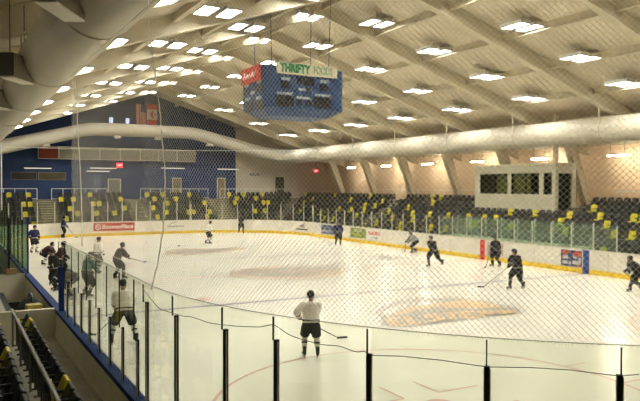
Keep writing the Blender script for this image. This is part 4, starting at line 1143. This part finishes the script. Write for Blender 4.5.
PEOPLE = []
def person(px, py, face, jersey, label, sock=SOCKB, helmet='black', lean=.25, bend=.10, stance=.42, legs=None, stick=None, hands=None, scale=1.0, look=0, head_pitch=0, stick_label=None,
           tan_stick=False, voxel=.022, number=None, side=0, twist=0, gpos=None, group=None, stick_top=None, hold=(0.0, .42), right_low=True):
    """px, py: where the skates touch the ice in the photograph; face: heading in world degrees (0 = up the rink, 90 = to the right boards)"""
    g = V(gpos) if gpos else on_z(px, py)
    rz = -radians(face); s = scale
    root = empty('person', (g.x, g.y, 0), rz); root.scale = (s, s, s)
    Wm = Matrix.Translation((g.x, g.y, 0)) @ Matrix.Rotation(rz, 4, 'Z') @ Matrix.Scale(s, 4); Wi = Wm.inverted()
    AN = .155                                           # ankle above the ice on the skate holder
    if legs is None: legs = ((-stance/2, .06), (stance/2, -.06))
    pel = V((side, -.10*(lean > .3)-.12*lean, AN+.86-bend))
    up = V((sin(side*0), sin(lean), cos(lean))); rt = V((cos(twist), sin(twist), 0))
    fwd = up.cross(rt)*-1 if up.cross(rt).y < 0 else up.cross(rt)
    chest = pel+up*.33; neck = pel+up*.56; sh = [pel+up*.50-rt*.20, pel+up*.50+rt*.20]
    hd_dir = (up*.5+V((0, 0, .5))).normalized() if lean > .3 else up
    hc = neck+hd_dir*.17+V((0, .03, 0))
    hips = [pel-rt*.105, pel+rt*.105]
    ank, knee = [], []
    for i, l in enumerate(legs):
        a = V((l[0], l[1], AN+(l[2] if len(l) > 2 else 0)))
        k, a2 = ik(hips[i], a, .445, .44, V((l[0]*.6, 1, .1))); knee.append(k); ank.append(a2)
    # stick and hands
    st_pts = None
    if stick:
        heel = Wi @ (on_z(stick[0], stick[1], stick[2] if len(stick) > 2 else .03) if not isinstance(stick, V) else stick)
        top = V(stick_top) if stick_top else None
        if top is None: top = V((.28 if not right_low else -.22, .30, pel.z+.12))
        d = heel-top; L = 1.48/ s*1.0
        if d.length > L: heel = top+d.normalized()*L
        st_pts = (top, heel)
    hand = []
    if hands is None and st_pts:
        A = st_pts[0].lerp(st_pts[1], hold[0]+.03); B_ = st_pts[0].lerp(st_pts[1], hold[1])
        hand = [A, B_] if right_low else [B_, A]
    elif hands and st_pts:
        hand = [V(h) if not isinstance(h, float) else st_pts[0].lerp(st_pts[1], h) for h in hands]
    else: hand = [V(h) for h in (hands or ((-.30, .12, pel.z-.02), (.30, .12, pel.z-.02)))]
    elb, wri = [], []
    for i in (0, 1):
        sg = -1 if i == 0 else 1
        e, h = ik(sh[i], hand[i], .30, .30, V((sg*.9, -.6, -.5))); elb.append(e); wri.append(h)
    # ---- body: one continuous surface
    b = MB()
    P, R = smoothpath([pel-up*.06, pel+up*.08, chest, pel+up*.48, neck-up*.01], [(.155, .11), (.145, .105), (.17, .115), (.15, .10), (.06, .06)]); b.tube(P, R, 14, up=fwd)
    b.tube([neck-up*.05, neck+hd_dir*.10], .058, 10)
    for i in (0, 1):
        P, R = smoothpath([hips[i], hips[i].lerp(knee[i], .5), knee[i], knee[i].lerp(ank[i], .35), ank[i]], [.088, .078, .058, .06, .045]); b.tube(P, R, 10)
        b.tube([ank[i]+V((0, -.05, -.03)), ank[i]+V((0, .13, -.07))], [.045, .035], 8)
        P, R = smoothpath([sh[i]+(chest-sh[i])*.15, sh[i].lerp(elb[i], .5), elb[i], elb[i].lerp(wri[i], .5), wri[i]], [.062, .052, .043, .04, .03]); b.tube(P, R, 10)
    lk = Matrix.Rotation(-look, 4, 'Z') @ Matrix.Rotation(head_pitch-lean*.25, 4, 'X'); HM = Matrix.Translation(hc) @ lk
    b.ball((0, 0, .015), (.076, .094, .108), 14, 12, M=HM); b.ball((0, .022, -.055), (.058, .068, .062), 12, 8, M=HM)
    b.tube([(0, .088, .02), (0, .112, -.022)], [.010, .017], 6, M=HM); b.tube([(-.05, .078, .04), (0, .09, .043), (.05, .078, .04)], .013, 6, M=HM)
    for sg in (-1, 1): b.ball((sg*.078, -.005, -.005), (.014, .022, .034), 8, 6, M=HM)
    me = remesh(b, voxel*.62); body = link('body', me, SKIN, root, True)
    e = MB()
    for sg in (-1, 1): e.ball((sg*.030, .084, .020), (.012, .010, .009), 8, 6, M=HM)
    e.build('eyes', M_EYE, root, True)
    e = MB(); e.tube([(-.024, .083, -.066), (0, .091, -.064), (.024, .083, -.066)], .006, 6, M=HM); e.build('mouth', M_LIP, root, True)
    # ---- helmet
    h = MB(); n = 18; rings = []
    for j in range(9):
        a = (pi*.5)*j/8; kz = .03+.115*sin(a); kr = cos(a)**.75 if j < 8 else .05
        rings.append([HM @ V((.106*kr*cos(2*pi*q/n), -.006+.128*kr*sin(2*pi*q/n), kz)) for q in range(n)])
    low = [HM @ V((.104*cos(2*pi*q/n), -.006+.126*sin(2*pi*q/n), .03-(.075 if sin(2*pi*q/n) < .35 else .0))) for q in range(n)]
    h.loft([low]+rings); hel = h.build('helmet', HEL[helmet], root, True)
    h = MB()
    for x in (-.04, 0, .04): h.tube([HM @ V((x, -.10, .085)), HM @ V((x, -.03, .140)), HM @ V((x, .05, .135))], .007, 5)
    h.build('helmet_ridge', HEL[helmet], hel, True)
    h = MB(); h.tube([HM @ V((-.098, .0, -.03)), HM @ V((-.07, .04, -.10)), HM @ V((0, .055, -.125)), HM @ V((.07, .04, -.10)), HM @ V((.098, 0, -.03))], .007, 5); h.build('chin_strap', M_BLK, hel, True)
    # ---- jersey
    b = MB(); hem = pel-up*.01
    P, R = smoothpath([hem, pel+up*.10, chest, pel+up*.49, neck+up*.01], [(.235, .185), (.225, .175), (.25, .178), (.215, .15), (.085, .085)]); b.tube(P, R, 18, up=fwd)
    for i in (0, 1):
        P, R = smoothpath([sh[i]+(chest-sh[i])*.2, sh[i]+(elb[i]-sh[i])*.18, elb[i], elb[i].lerp(wri[i], .5), elb[i].lerp(wri[i], .86)], [.10, .112, .088, .078, .07]); b.tube(P, R, 12)
    jer = link('jersey', remesh(b, voxel), JER[jersey], root, True)
    b = MB()
    for i in (0, 1):
        c0, c1 = elb[i].lerp(wri[i], .30), elb[i].lerp(wri[i], .42); b.tube([c0, c1], .089, 14)
    b.tube([hem+up*.05, hem+up*.09], [(.249, .197), (.248, .196)], 20, up=fwd)
    o = b.build('jersey_stripe', JER['black'] if jersey in ('white', 'grey', 'teal') else M_TRIMW, jer, True)
    if number:
        M = frame(pel+up*.33-fwd*.195, -rt, up) if True else None
        text_mb(number, .26, .03, .012, M=Matrix.Translation((0,0,0)) @ frame(pel+up*.34-fwd*.187, rt, up)).build('back_number', M_TRIMW if jersey not in ('white', 'grey') else PNT, jer, fix=False)
    # ---- pants, socks, skates
    b = MB(); P, R = smoothpath([pel+up*.10, pel-V((0, 0, .03)), pel-V((0, 0, .12))], [(.185, .145), (.20, .165), (.17, .14)]); b.tube(P, R, 16, up=fwd)
    for i in (0, 1):
        P, R = smoothpath([hips[i], hips[i].lerp(knee[i], .45), hips[i].lerp(knee[i], 1.0)], [.130, .146, .132]); b.tube(P, R, 14)
    link('hockey_pants', remesh(b, voxel), PNT, root, True)
    for i in (0, 1):
        b = MB(); kf = (knee[i]-hips[i].lerp(ank[i], .5))
        P, R = smoothpath([hips[i].lerp(knee[i], .84), knee[i]+kf*.12, knee[i].lerp(ank[i], .3), knee[i].lerp(ank[i], .7), knee[i].lerp(ank[i], .93)], [.085, .086, .082, .070, .058]); b.tube(P, R, 12); o = b.build('sock', sock, root, True)
        b = MB(); b.tube([knee[i].lerp(ank[i], .40), knee[i].lerp(ank[i], .50)], .083, 12); b.build('sock_stripe', JER['black'] if sock is SOCKW else M_TRIMW, o, True)
        yaw = -radians(10)*(1 if i else -1); foot = Matrix.Translation(ank[i]-V((0, 0, AN))) @ Matrix.Rotation(yaw, 4, 'Z')
        b = MB()
        P, R = smoothpath([(0, -.035, .30), (0, -.03, .20), (0, -.03, .13)], [(.058, .066), (.055, .064), (.052, .07)]); b.tube(P, R, 12, up=(0, 1, 0), M=foot)
        P, R = smoothpath([(0, -.095, .10), (0, .0, .115), (0, .10, .098), (0, .185, .086)], [(.040, .042), (.050, .055), (.050, .042), (.030, .022)]); b.tube(P, R, 12, up=(0, 0, 1), M=foot)
        sk = link('skate', remesh(b, .014), SKT, root, True)
        b = MB(); b.tube([(0, -.075, .035), (0, -.06, .075)], .022, 8, M=foot); b.tube([(0, .13, .035), (0, .12, .06)], .022, 8, M=foot); b.box((-.012, -.12, .022), (.012, .19, .04), 0, foot); b.build('blade_holder', M_TRIMW, sk, True)
        b = MB(); b.loft([[V((-.002, y, z)) for y, z in ((-.13, .022), (-.12, .003), (.17, .003), (.20, .024))], [V((.002, y, z)) for y, z in ((-.13, .022), (-.12, .003), (.17, .003), (.20, .024))]], M=foot); b.build('blade', M_STEEL, sk)
    # ---- gloves: cuff, palm, four curled fingers and a thumb
    for i in (0, 1):
        ax = (wri[i]-elb[i]).normalized(); sg = -1 if i == 0 else 1
        gx = (st_pts[1]-st_pts[0]).normalized() if st_pts and min((wri[i]-st_pts[0].lerp(st_pts[1], t*.05)).length for t in range(21)) < .06 else V((0, .25, -1)).normalized()
        n_ = ax.cross(gx); n_ = n_.normalized() if n_.length > .05 else V((1, 0, 0)); gx = n_.cross(ax).normalized()
        b = MB(); b.tube([wri[i]-ax*.15, wri[i]-ax*.07, wri[i]-ax*.03], [(.068, .068), (.058, .056), (.048, .044)], 12)
        b.tube([wri[i]-ax*.05, wri[i]+ax*.02, wri[i]+ax*.05], [(.050, .032), (.055, .034), (.048, .028)], 12, up=n_)
        for q in range(4):
            o_ = gx*(.036-.024*q); l = [.040, .046, .043, .034][q]
            c0 = wri[i]+ax*.04+o_+n_*.006
            b.tube([c0, c0+ax*l+n_*.004, c0+ax*l*1.15-n_*.034, c0+ax*l*.35-n_*.052], [.0125, .0125, .012, .010], 7)
        t0 = wri[i]-ax*.01+gx*.045; b.tube([t0, t0+gx*.02+ax*.035-n_*.02, t0+ax*.06-n_*.045-gx*.005], [.015, .014, .011], 7)
        b.build('glove', GLV, root, True)
    tag(root, label, 'person', group); PEOPLE.append(root)
    if st_pts:
        top, heel = Wm @ st_pts[0], Wm @ st_pts[1]
        ax = (heel-top).normalized(); so = empty('hockey_stick', heel)
        hor = V((ax.x, ax.y, 0)); hor = hor.normalized() if hor.length > .05 else V((1, 0, 0))
        b = MB(); b.tube([top-heel-ax*.06, V((0, 0, .02))-ax*.02], (.016, .012), 8); sf = b.build('shaft', M_SHAFTT if tan_stick else M_SHAFT, so, True)
        b = MB(); b.tube([top-heel-ax*.07, top-heel+ax*.04], .019, 8); b.build('butt_tape', M_TRIMW, sf, True)
        b = MB(); rings = []
        sd = V((-hor.y, hor.x, 0))
        for q in range(6):
            t = q/5; c = hor*(.29*t)+sd*(.03*t*t); hgt = .035 if q < 5 else .022
            rings.append([c+sd*.006+V((0,0,-.024 if heel.z < .2 else -.02)), c-sd*.006+V((0,0,-.024 if heel.z < .2 else -.02)), c-sd*.006+V((0,0,hgt)), c+sd*.006+V((0,0,hgt))])
        b.loft(rings); b.build('blade', M_TAPE, so)
        tag(so, stick_label or 'hockey stick held by player', 'hockey stick')
    return root

person(311, 357, 22, 'white', 'player in white jersey and black shorts seen from behind, nearest on the open ice', sock=SOCKW, lean=.16, bend=.05, stance=.36, stick=(337, 338, .42), stick_label='black hockey stick of the white player nearest on open ice', right_low=True, stick_top=(-.34, .16, 1.08), hold=(0, .36), look=.5, scale=.93)
person(517, 289, 262, 'black', 'player in black standing off the right boards, stick reaching to lower left', lean=.30, bend=.10, legs=((-.06, -.36), (.12, .34)), stick=(484, 287), stick_label='stick of the black player before the blue line mark', tan_stick=True, right_low=False, stick_top=(.15, .30, 1.02), hold=(0, .30), look=.2)
person(496, 266.5, 268, 'black', 'player in black skating close along the right boards behind another black player', lean=.35, bend=.12, legs=((-.16, -.12), (.14, .14)), stick=(486, 267), stick_label='stick of the black player by the grey advert', right_low=False, stick_top=(.1, .30, 1.0), hold=(0, .35))
person(635, 291, 285, 'black', 'player in black striding low at the right edge of the picture', lean=.72, bend=.22, legs=((-.10, .34), (.20, -.52, .06)), stick=(648, 297), stick_label='dark stick beside the skates of the player at right edge', right_low=True, stick_top=(-.16, .62, .82), hands=((-.28, .78, .86), .25), head_pitch=.5)
person(432, 267, 255, 'black', 'player in black leaning on one skate in mid stride beside the stooping pair', lean=.42, bend=.10, legs=((-.30, -.54, .10), (.14, .10)), stick=(444, 256, .35), stick_label='raised stick of the mid-stride black player', right_low=True, stick_top=(-.12, .40, .92), hold=(0, .40), head_pitch=.3)
person(414, 253, 275, 'grey', 'player in grey white jersey bending forward near the right boards', sock=SOCKB, lean=.80, bend=.22, legs=((-.14, .26), (.18, -.26)), stick=(405, 251.5), stick_label='stick of the bending grey player', right_low=False, stick_top=(.1, .55, .80), hold=(0, .4), head_pitch=.6)
person(338, 245.5, 195, 'navy', 'player in dark navy standing upright in front of the blue grey advert', lean=.08, bend=.03, stance=.34, hands=((-.26, .16, .96), (.26, .16, .96)))
person(241, 233.6, 190, 'black', 'player in black standing against the far boards with stick held out', lean=.08, bend=.03, stance=.40, stick=(257, 221.5, .85), stick_label='stick held out level by the player at the far boards', right_low=True, stick_top=(.05, .2, 1.0), hands=(.03, .3))
person(208, 244, 95, 'white', 'player in white jersey and dark shorts standing side-on left of centre ice', sock=SOCKW, lean=.28, bend=.08, legs=((-.10, -.12), (.12, .12)), hands=((-.12, .42, 1.05), (.10, .40, 1.0)))
person(63, 238, 95, 'navy', 'player in dark navy standing alone by far left boards with stick', lean=.12, bend=.04, stance=.34, stick=(76, 238), stick_label='stick of the lone navy player by far left boards', right_low=True, stick_top=(-.1, .25, 1.05), hold=(0, .36))
person(119.5, 279, 78, 'charcoal', 'player in charcoal jersey leaning forward with stick stretched to the right', sock=SOCKB, lean=.48, bend=.08, legs=((-.14, -.16), (.14, .16)), stick=(150, 264, .45), stick_label='stick stretched out level by the leaning charcoal player', tan_stick=True, right_low=True, stick_top=(-.08, .45, .98), hold=(0, .26), head_pitch=.5)
person(97, 273, 70, 'white', 'player in white jersey standing behind the left glass beside the charcoal player', sock=SOCKW, lean=.14, bend=.05, stance=.34, hands=((-.12, .36, 1.05), (.26, .2, .98)))
person(124, 344, 5, 'white', 'player in white seen from behind through the left glass, legs apart', sock=SOCKW, lean=.30, bend=.08, stance=.66, stick=(95, 336), stick_label='dark stick of the white player behind left glass', right_low=False, stick_top=(.12, .34, 1.02), hold=(0, .40), look=.3, twist=0)
person(87, 297, 60, 'teal', 'player in pale teal jersey behind the left glass near the bench', lean=.28, bend=.08, stance=.4, hands=((-.2, .40, .95), (.22, .36, .98)))
person(34, 253, 150, 'navy', 'player in navy jersey standing behind the crouching maroon player by bench', sock=SOCKW, lean=.12, bend=.05, stance=.30)
person(46.5, 265, 120, 'maroon', 'player in dark maroon jersey crouching on the ice by the bench', sock=SOCKW, lean=.95, bend=.34, legs=((-.22, .10), (.22, -.10)), hands=((-.20, .55, .50), (.20, .55, .50)), head_pitch=.7)
person(60, 279, 110, 'maroon', 'player in maroon jersey standing close behind the black player by the bench', lean=.25, bend=.08, stance=.36, hands=((-.12, .36, 1.0), (.24, .3, .95)))
person(56, 291, 250, 'black', 'player in black standing at the boards of the players bench', lean=.30, bend=.06, stance=.38, stick=(50, 287), stick_label='stick of the black player at the bench boards', right_low=True, stick_top=(-.05, .30, 1.05), hold=(0, .38))
person(70, 297, 250, 'black', 'player in black bending far forward behind the first panes of left glass', lean=1.0, bend=.26, legs=((-.2, .08), (.2, -.08)), hands=((-.16, .72, .62), (.16, .72, .62)), head_pitch=.7)

# ================================================================== LIGHT AND VIEW
w = bpy.data.worlds.new('world'); S.world = w; w.use_nodes = True
w.node_tree.nodes['Background'].inputs[0].default_value = (.02, .018, .014, 1)
S.view_settings.view_transform = 'Standard'; S.view_settings.look = 'None'; S.view_settings.gamma = 1; S.view_settings.use_curve_mapping = False
S.view_settings.exposure = 0.1
S.cycles.transparent_max_bounces = 24; S.cycles.max_bounces = 8; S.cycles.diffuse_bounces = 5
